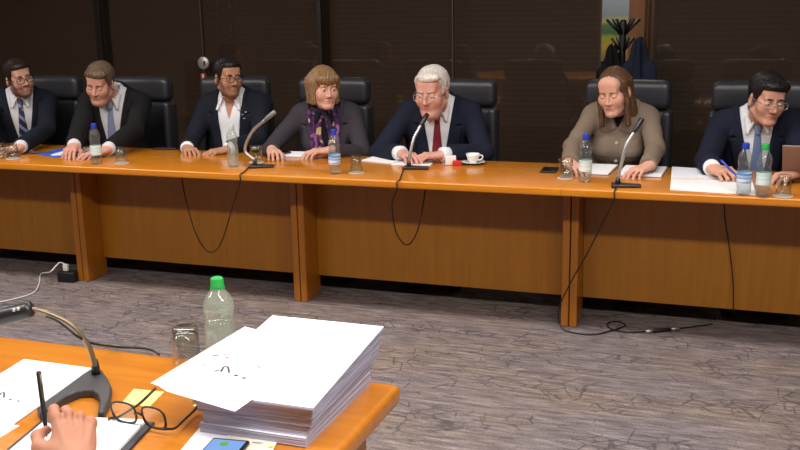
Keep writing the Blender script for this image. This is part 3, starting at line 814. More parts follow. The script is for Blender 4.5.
        R = ring(.078, .082, .445, .507, .75)
        for a, b in zip(R[:-1], R[1:]): jac.add(p_cap(a, b, .017), .01)
        cut = np.where(front, np.maximum(dv, 0*qz-1), 1.0)
        jac.d = np.maximum(jac.d, -np.where(front, dv, 1.0)).astype(np.float32)
        neck = np.sqrt(qx**2+(qy-.018)**2)-.062; jac.d = np.maximum(jac.d, np.where(qz > .43, -neck, -1)).astype(np.float32)
        # shirt
        sh = und.copy(); sh.d -= .004
        sh.d += (wr*.0015).astype(np.float32)
        R = ring(.060, .063, .460, .494, .22, fwd=-.012)
        for a, b in zip(R[:-1], R[1:]):
            sh.add(p_cap(a, b, .011), .006); sh.add(p_cap(a+tz*.022, b+tz*.022, .008), .012)
        for s in (-1, 1):
            op = 1 if cl.get('open') else 0
            a = tp(s*(.020+.02*op), -.080, .478); b = tp(s*(.048+.02*op), -.100, .432); c = tp(s*(.054), -.05, .486)
            sh.add(p_cap(a, b, .008, .005), .006); sh.add(p_cap(c, b, .010, .006), .01); sh.add(p_cap((a+c)/2, b, .008, .005), .008)
        if cl.get('open'):
            dvo = np.abs(qx)-.034*np.clip((qz-.37)/.10, -1, 1.3); sh.d = np.maximum(sh.d, np.where((qy < .0) & (qz > .36), -dvo, -1)).astype(np.float32)
        else:
            nk = np.sqrt(qx**2+(qy-.004)**2)-.044; sh.d = np.maximum(sh.d, np.where(qz > .44, -nk, -1)).astype(np.float32)
        sv, sf = sh.mesh(); blocks = [(sv, sf, np.ones((len(sv), 4)))]
        so = mesh_obj('shirt', sv, sf, cl['shirt'], body, True)
        for s in 'RL':
            sb = MB(); dd, we = fore[s]; sb.tube([W[s]-dd*.06, W[s]-dd*.01, W[s]+dd*cl.get('cuffout', .006), W[s]+dd*cl.get('cuffout', .006)], [k_fo+.008, k_fo+.009, k_fo+.008, k_fo-.004], 16); sb.build('shirt_cuff', cl['shirt'], so, True)
        if cl.get('tie'):
            ti = und.copy(); kn = np.maximum(np.abs(qx)-(.013+.12*np.clip(qz-.425, 0, .05)), np.abs(qz-.45)-.024)
            bl = np.maximum(np.abs(qx)-(.014+.030*np.clip((.43-qz)/.30, 0, 1)), np.maximum(qz-.432, .07-qz))
            d1 = np.maximum(und.d-.010, bl); d2 = np.maximum(und.d-.024+.2*np.clip(qz-.44, 0, .1), kn)
            ti.d = np.where(qy < 0, np.minimum(d1, d2), 1).astype(np.float32)
            tv, tf = ti.mesh(); mesh_obj('tie', tv, tf, cl['tie'], body, True)
    elif cl['kind'] == 'blouse':   # buttoned jacket with a flat collar
        R = ring(.072, .076, .455, .505, .15)
        for a, b in zip(R[:-1], R[1:]): jac.add(p_cap(a, b, .015), .01)
        dcol = np.abs(np.sqrt(qx**2+(qy-.01)**2*.8)-.095)
        wing = np.maximum(np.abs(qx)-.10, np.maximum(.385+.9*np.maximum(.055-np.abs(qx), -.02)*.0-qz+.45*np.abs(np.abs(qx)-.062), np.abs(qx)*0+.007-np.abs(qx)))
        jac.d -= (.008*sstep(.004, -.006, wing)*front).astype(np.float32)
        fly = np.abs(qx-.012); jac.d += (.0035*sstep(.004, .001, fly)*front*(qz < .44)).astype(np.float32)
        for s in (-1, 1): # breast pockets
            pk = np.maximum(np.abs(qx-s*.085)-.045, np.abs(qz-.30)-.018); jac.d -= (.003*sstep(.003, -.003, pk)*front).astype(np.float32)
        neck = np.sqrt(qx**2+(qy-.016)**2)-.054; jac.d = np.maximum(jac.d, np.where(qz > .42, -neck, -1)).astype(np.float32)
        vv = np.abs(qx)-.030*np.clip((qz-.41)/.06, 0, 1.4); jac.d = np.maximum(jac.d, np.where(front & (qz > .41), -vv, -1)).astype(np.float32)
        sh = und.copy(); sh.d -= .003; nk = np.sqrt(qx**2+(qy-.012)**2)-.05; sh.d = np.maximum(sh.d, np.where(qz > .45, -nk, -1)).astype(np.float32)
        sv, sf = sh.mesh(); mesh_obj('top', sv, sf, cl['shirt'], body, True)
        for z in (.345, .255, .165):
            # button seated on the cloth surface
            mb = MB(); best = None
            for yy in np.arange(-.30, .0, .003):
                P = tp(.0, yy, z); i = np.round((P-jac.lo)/jac.h).astype(int)
                if (i >= 0).all() and (i < jac.n).all() and jac.d[tuple(i)] < .002: best = P; break
            if best is not None:
                mb.tube([best+ty*.004, best-ty*.004, best-ty*.005], [.0095, .0095, .007], 14); mb.build('button', cl['button_mat'], body, True)
    jt = jac.copy()
    for s in 'RL':
        jac.add(p_cap(SH[s], EL[s], k_up+jk+.006, k_up+jk), .035)
    for s in 'RL':
        dd, we = fore[s]; pc = p_cap(EL[s], W[s]+dd*.05, k_up+jk-.001, k_fo+jk+.004)
        def ff(X, Y, Z, pc=pc, dd=dd, we=we): return np.maximum(pc[0](X, Y, Z), (X-we[0])*dd[0]+(Y-we[1])*dd[1]+(Z-we[2])*dd[2])
        jac.add((ff, pc[1], pc[2]), .018)
    near = np.minimum(*[np.sqrt((X-EL[s][0])**2+(Y-EL[s][1])**2+(Z-EL[s][2])**2) for s in 'RL'])
    wamp = .0022+.0042*np.exp(-(near/.13)**2)
    jac.d += (wr*wamp).astype(np.float32)
    jv, jf = jac.mesh(); mesh_obj('jacket', jv, jf, cl['mat'], body, True)
    if cl.get('scarf'):
        sc = und.copy(); R = ring(.074, .080, .455, .500, .12)
        sc.d = (np.minimum(und.d, jt.d)-.013).astype(np.float32)
        sd = np.sign(qx); wob = .012*np.sin(qz*22+sd*1.3)
        bandc = .052+.022*sstep(.30, .48, qz)*0+wob*.5
        band = np.maximum(np.abs(np.abs(qx)-bandc)-(.040+.006*np.sin(qz*31)), np.maximum(.09-qz-.03*sd, qz-.49))
        fold = .004*np.sin(np.abs(qx)*260+qz*18)
        d1 = np.maximum(sc.d+fold, band); d1 = np.where(front, d1, 1)
        sc.d = d1.astype(np.float32)
        for a, b in zip(R[:-1], R[1:]): sc.add(p_cap(a, b, .021), .012); sc.add(p_cap(a+tz*.02-ty*.0, b+tz*.02, .014), .01)
        sc.d += (.002*np.sin(qz*220+qx*60)*(qz > .44)).astype(np.float32)
        nk = np.sqrt(qx**2+(qy-.012)**2)-.05; sc.d = np.maximum(sc.d, np.where(qz > .40, -nk, -1)).astype(np.float32)
        v, f = sc.mesh(); mesh_obj('scarf', v, f, cl['scarf'], body, True)
    # trousers and shoes (behind the modesty panel)
    V = Vol((-.36, hip[1]-.56, .05), (.36, hip[1]+.24, .66), .014)
    V.add(p_ell(hip, (.172+fat*.6, .13, .115)), 0)
    for q in (-1, 1):
        kn = np.array((q*.13, hip[1]-.40, .50)); an = np.array((q*.12, hip[1]-.20, .12))
        V.add(p_cap(hip+np.array((q*.09, 0, 0)), kn, .083, .064), .03); V.add(p_cap(kn, an, .062, .05), .02)
    v, f = V.mesh(); mesh_obj('trousers', v, f, cl.get('trousers', cl['mat']), body, True)
    for q in (-1, 1):
        mb = MB(); mb.rbox((q*.12, hip[1]-.26, .042), (.09, .26, .08), .035, 4); mb.build('shoe', M_BLACK, body, True)
    return body, dict(tips=tips, org=org, Rz=Rz, T=T, hip=hip, tp=tp, jac=jt, ty=ty)

# ---- hair styles (in the head frame)
def hair_grid(hl, Hm, V):
    v, f = V.mesh(); return v @ Hm.T+hl, f
def zline(y, pts):
    a = np.array(pts); return np.interp(y, a[:, 0], a[:, 1])
def short_hair(top=.016, side=.007, front=.075, fringe=0.0, sweep=0.0, back=-.075, side_z=-.012, mess=.003, temple=0.0, thin=0.0):
    def fn(sp, hl, Hm, H):
        V = sp['scalp'].copy(); X, Y, Z = V.grid(); k0 = V.d
        tz = sstep(.02, .10, Z); th = side+(top-side)*tz
        # hairline height as a function of depth and width
        ax = np.abs(X)
        lw = zline(Y, [(-.12, front), (-.062, front-.004), (-.048, front-.03-temple), (-.035, .02), (-.022, side_z), (-.012, side_z), (-.004, .022), (.02, .028), (.036, .0), (.055, back*.7), (.10, back), (.15, back)])
        lw = lw+temple*sstep(.02, .045, ax)*(Y < -.03)
        az = np.arctan2(X, -(Y-.03)); 
        st = mess*np.sin(az*34+9*np.sin(Z*40+X*30))*.6+mess*.5*np.sin(X*420+sweep*900*Y+3*np.sin(Y*60))+mess*.8*np.sin(38*X+61*Y+50*Z)
        th = th*(.40+.60*sstep(-.004, .026, Z-lw)); st = st*(.3+.7*sstep(.0, .03, Z-lw))
        d = k0-th+st
        d2 = (lw-Z)*.8
        V.d = np.maximum(d, d2).astype(np.float32)
        if fringe:
            fr = p_ell((sp.get('part', .02), -.062, front+.012), (.055, .030, .02+fringe))[0](X, Y, Z)
            fr = np.maximum(fr+st*1.5, (front-.014+st*4-Z)*.8); hh = np.clip(.5+.5*(V.d-fr)/.012, 0, 1)
            V.d = (fr*hh+V.d*(1-hh)-.012*hh*(1-hh)).astype(np.float32)
        return hair_grid(hl, Hm, V)
    return fn
def bob_hair(length=-.115, bangs=.022):
    def fn(sp, hl, Hm, H):
        V = Vol((-.135, -.14, -.20), (.135, .16, .175), .003); X, Y, Z = V.grid()
        V.add(p_ell((0, .018, .036), (.087, .106, .099)), 0)
        for s in (-1, 1):
            V.add(p_cap((s*.064, .0, .03), (s*.070, -.012, length+.02), .032, .020), .03)
            V.add(p_cap((s*.055, .06, .03), (s*.058, .055, length+.01), .045, .030), .03)
        V.add(p_cap((0, .085, .04), (0, .08, length+.01), .045, .032), .03)
        V.add(p_ell((0, -.066, .062), (.072, .040, .040)), .02)
        az = np.arctan2(X, -(Y-.02)); st = .0018*np.sin(az*40+2.2*np.sin(Z*30))+.0010*np.sin(az*95+Z*8)
        V.d += st.astype(np.float32)
        # face window
        zb = bangs+.006*np.sin(X*160)
        win = np.maximum(np.abs(X+.004)-(.053+.06*np.clip(-.05-Z, 0, .1)-.15*np.clip(Z, 0, .1)), np.maximum(Z-zb, Y+.022))
        V.d = np.maximum(V.d, -win).astype(np.float32)
        V.d = np.maximum(V.d, (length+.006*np.sin(az*9)-Z)*.9).astype(np.float32)
        # hollow for skull and neck
        k0 = p_ell((0, -.004, -.05), (.060, .072, .085))[0](X, Y, Z); V.d = np.maximum(V.d, -(k0)).astype(np.float32)
        return hair_grid(hl, Hm, V)
    return fn
def long_hair(length=-.24):
    def fn(sp, hl, Hm, H):
        V = Vol((-.15, -.15, -.30), (.15, .17, .165), .0034); X, Y, Z = V.grid()
        V.add(p_ell((0, .02, .034), (.081, .102, .092)), 0)
        for s in (-1, 1):
            V.add(p_cap((s*.062, -.012, .045), (s*.071, -.020, -.05), .020, .017), .02)
            V.add(p_cap((s*.071, -.020, -.05), (s*.072, -.055 if s < 0 else -.045, length+.03), .018, .015), .02)
            V.add(p_cap((s*.05, .05, .03), (s*.062, .06, length+.05), .036, .028), .03)
        V.add(p_cap((0, .09, .03), (0, .105, length+.02), .045, .035), .03)
        az = np.arctan2(X, -(Y-.03)); st = .0012*np.sin(az*46+1.5*np.sin(Z*24))+.0006*np.sin(az*100+Z*6)
        pt = .004*np.exp(-((X-.006)/.004)**2)*(Z > .05)*(Y < .06)
        V.d += (st+pt).astype(np.float32)
        top = .068-.9*np.clip(np.abs(X-.006)-.004, 0, 1)-6*np.clip(np.abs(X-.006)-.045, 0, 1)
        win = np.maximum(np.abs(X)-(.050), np.maximum(Z-np.clip(top, .0, .1), Y+.020))
        win = np.where(Z < -.02, np.maximum(np.abs(X)-.051, Y+.02), win)
        V.d = np.maximum(V.d, -win).astype(np.float32)
        k0 = p_ell((0, -.004, -.05), (.058, .07, .085))[0](X, Y, Z); V.d = np.maximum(V.d, -k0).astype(np.float32)
        V.d = np.maximum(V.d, (length+.01*np.sin(X*80)-Z)*.9).astype(np.float32)
        # pulled behind one ear
        er = p_ell((.082, .008, -.012), (.020, .024, .036))[0](X, Y, Z); V.d = np.maximum(V.d, -er).astype(np.float32)
        return hair_grid(hl, Hm, V)
    return fn
def stripes(name, c1, c2, freq=60):
    mt, nt, b = new_mat(name); L = nt.links.new; N = nt.nodes.new
    tc = N('ShaderNodeTexCoord'); wv = N('ShaderNodeTexWave'); wv.wave_type = 'BANDS'; wv.bands_direction = 'DIAGONAL'; wv.inputs['Scale'].default_value = freq
    mp = N('ShaderNodeMapping'); mp.inputs['Scale'].default_value = (1, 0, 1); L(tc.outputs['Object'], mp.inputs['Vector']); L(mp.outputs['Vector'], wv.inputs['Vector'])
    cr = N('ShaderNodeValToRGB'); cr.color_ramp.elements[0].position = .6; cr.color_ramp.elements[0].color = c1; cr.color_ramp.elements[1].position = .75; cr.color_ramp.elements[1].color = c2
    L(wv.outputs['Fac'], cr.inputs['Fac']); L(cr.outputs['Color'], b.inputs['Base Color']); b.inputs['Roughness'].default_value = .6
    return mt
def scarf_mat():
    mt, nt, b = new_mat('patterned_scarf'); L = nt.links.new; N = nt.nodes.new
    tc = N('ShaderNodeTexCoord'); v = N('ShaderNodeTexVoronoi'); v.inputs['Scale'].default_value = 34; L(tc.outputs['Object'], v.inputs['Vector'])
    sp = N('ShaderNodeSeparateColor'); L(v.outputs['Color'], sp.inputs[0])
    cr = N('ShaderNodeValToRGB'); cr.color_ramp.interpolation = 'CONSTANT'; e = cr.color_ramp.elements
    e[0].position = 0; e[0].color = rgb(52, 26, 62); e[1].position = .34; e[1].color = rgb(88, 40, 92)
    for p, c in ((.56, rgb(40, 22, 48)), (.74, rgb(196, 160, 150)), (.84, rgb(140, 80, 130)), (.93, rgb(190, 165, 120))):
        q = e.new(p); q.color = c
    L(sp.outputs[0], cr.inputs['Fac']); L(cr.outputs['Color'], b.inputs['Base Color']); b.inputs['Roughness'].default_value = .8
    return mt

HM_DARK = hair_mat('hair_dark_brown', rgb(22, 16, 13), rgb(50, 38, 32))
HM_BLACK = hair_mat('hair_black', rgb(12, 11, 12), rgb(34, 31, 32))
HM_BROWN = hair_mat('hair_brown_grey', rgb(66, 52, 40), rgb(120, 100, 84))
HM_WHITE = hair_mat('hair_white', rgb(186, 178, 170), rgb(226, 220, 212), scale=(120, 120, 30))
HM_BLOND = hair_mat('hair_light_brown', rgb(98, 71, 46), rgb(158, 124, 88))
HM_LONG = hair_mat('hair_long_brown', rgb(60, 40, 28), rgb(112, 80, 58), .35)
NAVY = cloth_mat('navy_wool', rgb(26, 30, 46)); CHARC = cloth_mat('black_wool', rgb(27, 26, 28)); DNAVY = cloth_mat('dark_navy_cloth', rgb(24, 27, 38))
GREYJ = cloth_mat('charcoal_tweed', rgb(58, 53, 60), var=.25); TAUPE = cloth_mat('taupe_wool', rgb(128, 112, 98), var=.15)
BLUSH = cloth_mat('pale_blue_cotton', rgb(196, 204, 222), .8, .03, 300, .1); GREYSH = cloth_mat('pale_grey_cotton', rgb(206, 204, 208), .8, .03, 300, .1)
BLACKT = cloth_mat('black_jersey', rgb(20, 18, 22))

P = []
def hp(x, y, Y): return aty(x, y, Y)
down = lambda a: (0, -1, 0)
P.append(dict(label='bearded man in glasses, dark navy suit and striped tie, far left', head=hp(19, 78, 5.03), hrot=(62, 2, -10), hscale=.97, yaw=38, lean=.15, neck=(-.01, .075, -.095),
  skin=rgb(196, 148, 128), hairmat=HM_DARK, hair=short_hair(.017, .009, .070, .0, .4, mess=.0016), beard=.75, glasses=('dark_frames', rgb(25, 22, 22), 0, .0022, (.025, .019)),
  wristR=at(-14, 152, .785), wristL=at(20, 147, .785), dirR=(.5, -.7, -.05), dirL=(-.75, -.62, -.04), elbowL=(.8, .0, -.5), poseL='rest', poseR='rest', seed=1,
  clothes=dict(kind='suit', mat=DNAVY, shirt=GREYSH, tie=stripes('tie_navy_stripe', rgb(28, 32, 56), rgb(120, 128, 160), 9), vw=.085, button=.10)))
P.append(dict(label='man with brown-grey hair in black suit and pale tie, head bowed over a blue folder', head=hp(100, 83, 4.90), hrot=(12, 19, 6), yaw=18, lean=.17, neck=(.03, .13, -.065), gaze=(0, 38), lid=.0020,
  skin=rgb(198, 146, 128), hairmat=HM_BROWN, hair=short_hair(.017, .010, .074, .008, .5, mess=.0016), fat=.004, girth=.02, hscale=.97,
  wristR=at(74, 146, .80), wristL=at(108, 149, .785), dirR=(.25, -.95, -.12), dirL=(-.86, -.5, -.05), elbowR=(-.4, .2, -.8), elbowL=(1, .0, -.45), poseR='rest', poseL='flat', seed=2,
  clothes=dict(kind='suit', mat=CHARC, shirt=GREYSH, tie=plain('tie_pale_blue', rgb(120, 132, 160), .6), vw=.085, button=.10)))
P.append(dict(label='bearded man in dark jacket and open-necked white shirt, glasses, turned towards the right', head=hp(228, 77.5, 5.10), hrot=(54, 1, 0), yaw=8, lean=.12, neck=(-.005, .07, -.105),
  skin=rgb(178, 130, 104), hairmat=HM_BLACK, hair=short_hair(.015, .008, .072, .0, .3, mess=.002), beard=.6, beard_col=(.25, .22, .21), glasses=('dark_frames', rgb(25, 22, 22), 0, .0020, (.025, .0185)),
  wristR=at(187, 148, .765), wristL=at(228, 149, .765), dirR=(.8, -.5, -.05), dirL=(-.8, -.5, -.08), elbowL=(.7, .2, -.7), elbowR=(-.45, .2, -.8), girth=.03, hscale=.94, shoulder=1.05, seed=3,
  clothes=dict(kind='suit', mat=DNAVY, shirt=M_SHIRT, open=True, vw=.082, vpow=.6, button=.02)))
P.append(dict(label='woman with light brown bob, charcoal jacket and purple patterned scarf', head=hp(324, 88, 4.98), hrot=(44, 4, 0), yaw=18, lean=.14, fem=True, shoulder=.93, neck=(-.005, .07, -.105),
  skin=rgb(206, 158, 138), hairmat=HM_BLOND, hair=bob_hair(-.10, .024), hscale=.95, lid=.0030, brow=.0024, lip=(.85, .45, .46),
  wristR=at(272, 150, .785), wristL=at(330, 150, .785), dirR=(.55, -.8, -.1), dirL=(-.95, -.25, -.05), elbowR=(-.7, .2, -.7), elbowL=(.7, .1, -.7), poseR='claw', poseL='rest', hand=.92, seed=4,
  clothes=dict(kind='suit', mat=GREYJ, shirt=BLACKT, vw=.085, button=.08, scarf=scarf_mat(), cuffout=-.03, cuff=.01)))
P.append(dict(label='white-haired man in navy suit and red tie, glasses, reading into a microphone', head=hp(432, 91, 4.90), hrot=(-4, 12, 0), yaw=10, lean=.19, neck=(.02, .13, -.07), gaze=(0, 36), lid=.0022, hscale=1.05,
  skin=rgb(208, 154, 138), hairmat=HM_WHITE, hair=short_hair(.013, .011, .076, .003, .3, mess=.0012, temple=.012), glasses=('silver_frames', rgb(190, 185, 180), .8, .0016, (.025, .017)), fat=.006, girth=.04, brow=.003, shoulder=1.04,
  wristR=at(401, 153, .785), wristL=at(443, 154.5, .785), dirR=(.72, -.68, -.05), dirL=(-.99, -.05, -.03), elbowR=(-.7, .1, -.6), elbowL=(.8, .0, -.5), poseR='rest', poseL='rest', seed=5,
  clothes=dict(kind='suit', mat=NAVY, shirt=M_SHIRT, tie=plain('tie_red', rgb(124, 28, 40), .55), vw=.085, button=.10, cuff=.035, cuffout=.012)))
P.append(dict(label='woman with long brown hair in buttoned taupe jacket, looking down at her papers', head=hp(614, 91, 4.95), hrot=(-14, 16, -4), yaw=0, lean=.16, fem=True, shoulder=.86, neck=(.02, .11, -.085), gaze=(0, 36), lid=.0020,
  skin=rgb(212, 160, 140), hairmat=HM_LONG, hair=long_hair(-.20), hscale=.96, brow=.0024, lip=(.80, .40, .42),
  wristR=at(570, 163, .785), wristL=at(648, 166, .785), dirR=(.75, -.65, -.08), dirL=(-.8, -.6, -.08), elbowR=(-.7, .1, -.7), elbowL=(.7, .1, -.7), hand=.92, seed=6, poseR='rest', poseL='rest',
  clothes=dict(kind='blouse', mat=TAUPE, shirt=BLACKT, thick=.012, cuff=.008, button_mat=plain('pearl_button', rgb(200, 180, 165), .25))))
P.append(dict(label='black-haired man in navy suit and light blue tie writing with a pen, far right', head=hp(767, 99, 4.92), hrot=(24, 11, 4), hscale=.96, yaw=4, lean=.17, neck=(-.03, .12, -.08), gaze=(0, 36), lid=.0022,
  skin=rgb(204, 152, 130), hairmat=HM_BLACK, hair=short_hair(.019, .011, .066, .006, .6, mess=.0016), glasses=('silver_frames', rgb(190, 185, 180), .8, .0016, (.026, .018)),
  wristR=at(712, 168, .79), wristL=at(796, 172, .785), dirR=(.9, -.42, -.04), dirL=(-.9, -.42, -.05), elbowR=(-.45, .2, -.8), elbowL=(.7, .1, -.6), poseR='pen', upR=(-.1, -.25, .95), poseL='rest', seed=7,
  clothes=dict(kind='suit', mat=NAVY, shirt=M_SHIRT, tie=plain('tie_light_blue', rgb(112, 130, 172), .5), vw=.08, button=.10, cuff=.03, cuffout=.012)))
PEOPLE = [person(sp) for sp in P]
# pale embroidered sprigs on the open-necked man's jacket
b3, inf = PEOPLE[2]
for i, (qx, qz) in enumerate(((.088, .405), (.104, .415), (.120, .41), (.098, .385))):
    tpf, jc, ty_ = inf['tp'], inf['jac'], inf['ty']; best = None
    for yy in np.arange(-.26, .05, .003):
        Pq = tpf(qx, yy, qz); k = np.round((Pq-jc.lo)/jc.h).astype(int)
        if (k >= 0).all() and (k < jc.n).all() and jc.d[tuple(k)] < .004: best = Pq; break
    if best is not None:
        mb = MB(); mb.rbox(tuple(best-ty_*.002), (.010+.004*(i % 2), .005, .006), .002, 2, rz=.3*i); mb.build('lapel_pin', plain('pale_pin', rgb(170, 176, 190), .4), b3, True)

# ------------------------------------------------------------------ glasses, bottles, cups
TT = .74
M_GLASS = thin_glass('tumbler_glass', (.90, .93, .92, 1), .42, .03)
M_PLAST = thin_glass('bottle_plastic', (.93, .96, .97, 1), .45, .06, .07, (.85, .9, .92, 1))  # slight milk stands in for bright highlights on the clear plastic
M_PLASTM = thin_glass('bottle_plastic_misty', (.92, .97, .92, 1), .34, .08, .24, (.74, .82, .74, 1))
M_WATER = thin_glass('water', (.93, .96, .97, 1), .30, .01)
M_CAPB = plain('cap_blue', rgb(30, 62, 170), .4); M_CAPG = plain('cap_green', rgb(40, 170, 78), .4); M_CAPW = plain('cap_clear', rgb(190, 200, 200), .4)
def label_mat(name, c1, c2):
    mt, nt, b = new_mat(name); L = nt.links.new; N = nt.nodes.new
    tc = N('ShaderNodeTexCoord'); nz = N('ShaderNodeTexNoise'); nz.inputs['Scale'].default_value = 1; nz.inputs['Detail'].default_value = 1; mp = N('ShaderNodeMapping'); mp.inputs['Scale'].default_value = (3, 3, 70); L(tc.outputs['Object'], mp.inputs['Vector']); L(mp.outputs['Vector'], nz.inputs['Vector'])
    cr = N('ShaderNodeValToRGB'); cr.color_ramp.elements[0].position = .46; cr.color_ramp.elements[0].color = c1; cr.color_ramp.elements[1].position = .54; cr.color_ramp.elements[1].color = c2
    L(nz.outputs['Fac'], cr.inputs['Fac']); L(cr.outputs['Color'], b.inputs['Base Color']); b.inputs['Roughness'].default_value = .4
    return mt
M_LAB = label_mat('bottle_label_blue', rgb(96, 140, 190), rgb(222, 228, 235)); M_LABG = label_mat('bottle_label_pale', rgb(190, 215, 205), rgb(225, 232, 230))
def tumbler(loc, label, inverted=True, group=None, h=.088, r0=.026, r1=.033, water=False, coaster=True, on=None):
    z = TT
    if coaster:
        mb = MB(); mb.lathe([(.036, 0), (.040, .0015), (.040, .0035), (.037, .0045)], seg=28)
        o = mb.build('coaster', plain('glass_coaster', rgb(205, 196, 186), .35), None, True); o.location = (loc[0], loc[1], TT); sharp(o)
        tag(o, 'small pale coaster under the glass '+on, 'coaster', 'coasters under the water glasses'); z += .0047
    t = thing('drinking_glass', label, 'glass', (loc[0], loc[1], z), 0, group)
    mb = MB(); tk = .0022
    up = [(r0-.004, 0), (r0, .003), (r0+(r1-r0)*.25, h*.25), (r0+(r1-r0)*.6, h*.6), (r1, h), (r1-tk, h), (r0+(r1-r0)*.6-tk, h*.6), (r0+(r1-r0)*.15-tk, .013), (.004, .011)]
    if inverted: up = [(r, h-zz) for r, zz in up][::-1]; up = up[::-1]
    mb.lathe(up, seg=28, cap0=True, cap1=True); mb.build('bowl', M_GLASS, t, True)
    if water:
        mb = MB(); mb.lathe([(r0-tk-.0006, .0135), (r0+(r1-r0)*.55-tk-.0006, h*.55)], seg=28); mb.build('water', M_WATER, t, True)
    return t
G1 = 'drinking glasses on the far tables'
tumbler(at(2, 158, TT), 'clear upturned glass at the far left edge, first on the table', True, G1, coaster=False)
tumbler(at(13.5, 159, TT), 'clear upturned glass second from the far left, in front of the striped-tie man', True, G1, on='of the striped-tie man')
tumbler(at(122, 163.5, TT), 'clear upturned glass beside the blue-capped bottle of the bowed man', True, G1, on='beside the bowed man\'s bottle')
tumbler(at(256.5, 162.5, TT), 'clear upright glass half full of water beside the first gooseneck microphone', False, G1, water=True, r0=.028, r1=.034, on='next to the first gooseneck microphone')
tumbler(at(356.5, 173, TT), 'clear upturned glass between the scarf woman and the white-haired man', True, G1, on='between the scarf woman and the white-haired man')
tumbler(at(565.5, 178.5, TT), 'clear upright glass of water beside the phone of the taupe-jacket woman', False, G1, water=True, r0=.030, r1=.034, on='of the taupe-jacket woman')
tumbler(at(783, 196.5, TT), 'clear upturned glass by the laptop, far right', True, G1, on='beside the laptop')
tumbler(at(187.5, 362, TT), 'clear upturned glass on the near table beside the green-capped bottle', True, None, h=.086, r0=.029, r1=.0325, coaster=False)

def bottle(loc, label, cap, h=.222, r=.0295, body=None, lab=None, water=.62, group='water bottles on the far tables'):
    t = thing('water_bottle', label, 'bottle', (loc[0], loc[1], TT), random.uniform(0, 6), group); k = h/.222
    prof = [(.017, .004), (.024, .0), (r*.97, .006), (r, .016), (r, .060), (r, .105), (r*.94, .114), (r*.87, .123), (r*.89, .130), (r*.97, .140), (r, .150), (r*.95, .163), (r*.80, .176), (r*.58, .187), (.0135, .195), (.0125, .199), (.0125, .203)]
    prof = [(a, b*k) for a, b in prof]
    mb = MB(); mb.lathe(prof, seg=28, cap1=False); mb.build('bottle_body', body or M_PLAST, t, True)
    mb = MB(); mb.lathe([(.0135, .2*k-.001), (.0148, .2*k), (.0148, .213*k), (.0138, .2195*k), (.011, .222*k)], seg=20); o = mb.build('cap', cap, t, True); sharp(o)
    mb = MB(); mb.lathe([(.0165, .196*k), (.0165, .1985*k)], seg=20); mb.build('neck_ring', cap, t)
    if water:
        wp = [(max(.002, a-.0012), b+.0012) for a, b in prof if b < water*h]; wp.append((max(.002, np.interp(water*h, [q[1] for q in prof[2:]], [q[0] for q in prof[2:]])-.0012), water*h))
        mb = MB(); mb.lathe(wp, seg=28); mb.build('water', M_WATER, t, True)
    if lab:
        mb = MB(); mb.lathe([(r+.0006, .052*k), (r+.0008, .056*k), (r+.0008, .100*k), (r+.0005, .104*k)], seg=28, cap0=False, cap1=False); mb.build('label', lab, t, True)
    return t
bottle(at(97, 164, TT), 'clear water bottle with blue cap in front of the bowed man', M_CAPB, lab=M_LABG)
bottle(at(233.5, 166.5, TT), 'clear water bottle with pale cap beside the first gooseneck microphone', M_CAPW, body=thin_glass('bottle_plastic_hazy', (.92, .96, .93, 1), .4, .08, .22, (.78, .82, .76, 1)), lab=None)
bottle(at(335, 174, TT), 'clear water bottle with blue cap and label in front of the scarf woman', M_CAPB, lab=M_LAB)
bottle(at(585, 182, TT), 'clear water bottle with blue cap in front of the taupe-jacket woman', M_CAPB, lab=M_LABG)
bottle(at(743, 195, TT), 'clear water bottle with blue cap and blue label in front of the writing man', M_CAPB, lab=M_LAB)
bottle(at(762.5, 196.5, TT), 'clear water bottle with green cap in front of the writing man, far right', M_CAPG, lab=M_LABG)
bottle(at(222.5, 368, TT), 'frosted water bottle with bright green cap on the near table', M_CAPG, h=.215, r=.0345, body=M_PLASTM, water=.55, group=None)

# cup and saucer, sugar packets
M_CHINA = plain('white_china', rgb(232, 230, 226), .2)
cp = at(473, 164, TT)
o = MB(); o.lathe([(.020, 0), (.024, .003), (.052, .009), (.064, .013), (.064, .0145), (.050, .0115), (.022, .006), (.002, .0055)], seg=32); o = o.build('saucer', M_CHINA, None, True); o.location = tuple(cp)
tag(o, 'white china saucer under the coffee cup in front of the white-haired man', 'saucer')
t = thing('coffee_cup', 'white china coffee cup on its saucer by the white-haired man', 'cup', (cp[0], cp[1], TT+.0068))
mb = MB(); mb.lathe([(.018, 0), (.019, .003), (.027, .014), (.034, .034), (.037, .048), (.035, .048), (.032, .034), (.024, .014), (.002, .008)], seg=28); mb.build('bowl', M_CHINA, t, True)
mb = MB(); mb.tube(catmull([(.034, 0, .040), (.048, 0, .040), (.052, 0, .030), (.044, 0, .019), (.029, 0, .016)], 5), .0035, 8); mb.build('handle', M_CHINA, t, True)
rp = at(453, 165, TT)
t = thing('sugar_box', 'small white and red packet box beside the coffee cup', 'box', tuple(rp), .35)
mb = MB(); mb.rbox((-.012, .01, .024), (.056, .034, .047), .004, 2); mb.build('carton', plain('white_card', rgb(232, 226, 222), .5), t, True)
mb = MB(); mb.rbox((.020, -.021, .0135), (.046, .024, .026), .003, 2); mb.build('red_packet', plain('red_print', rgb(196, 34, 40), .45), t, True)

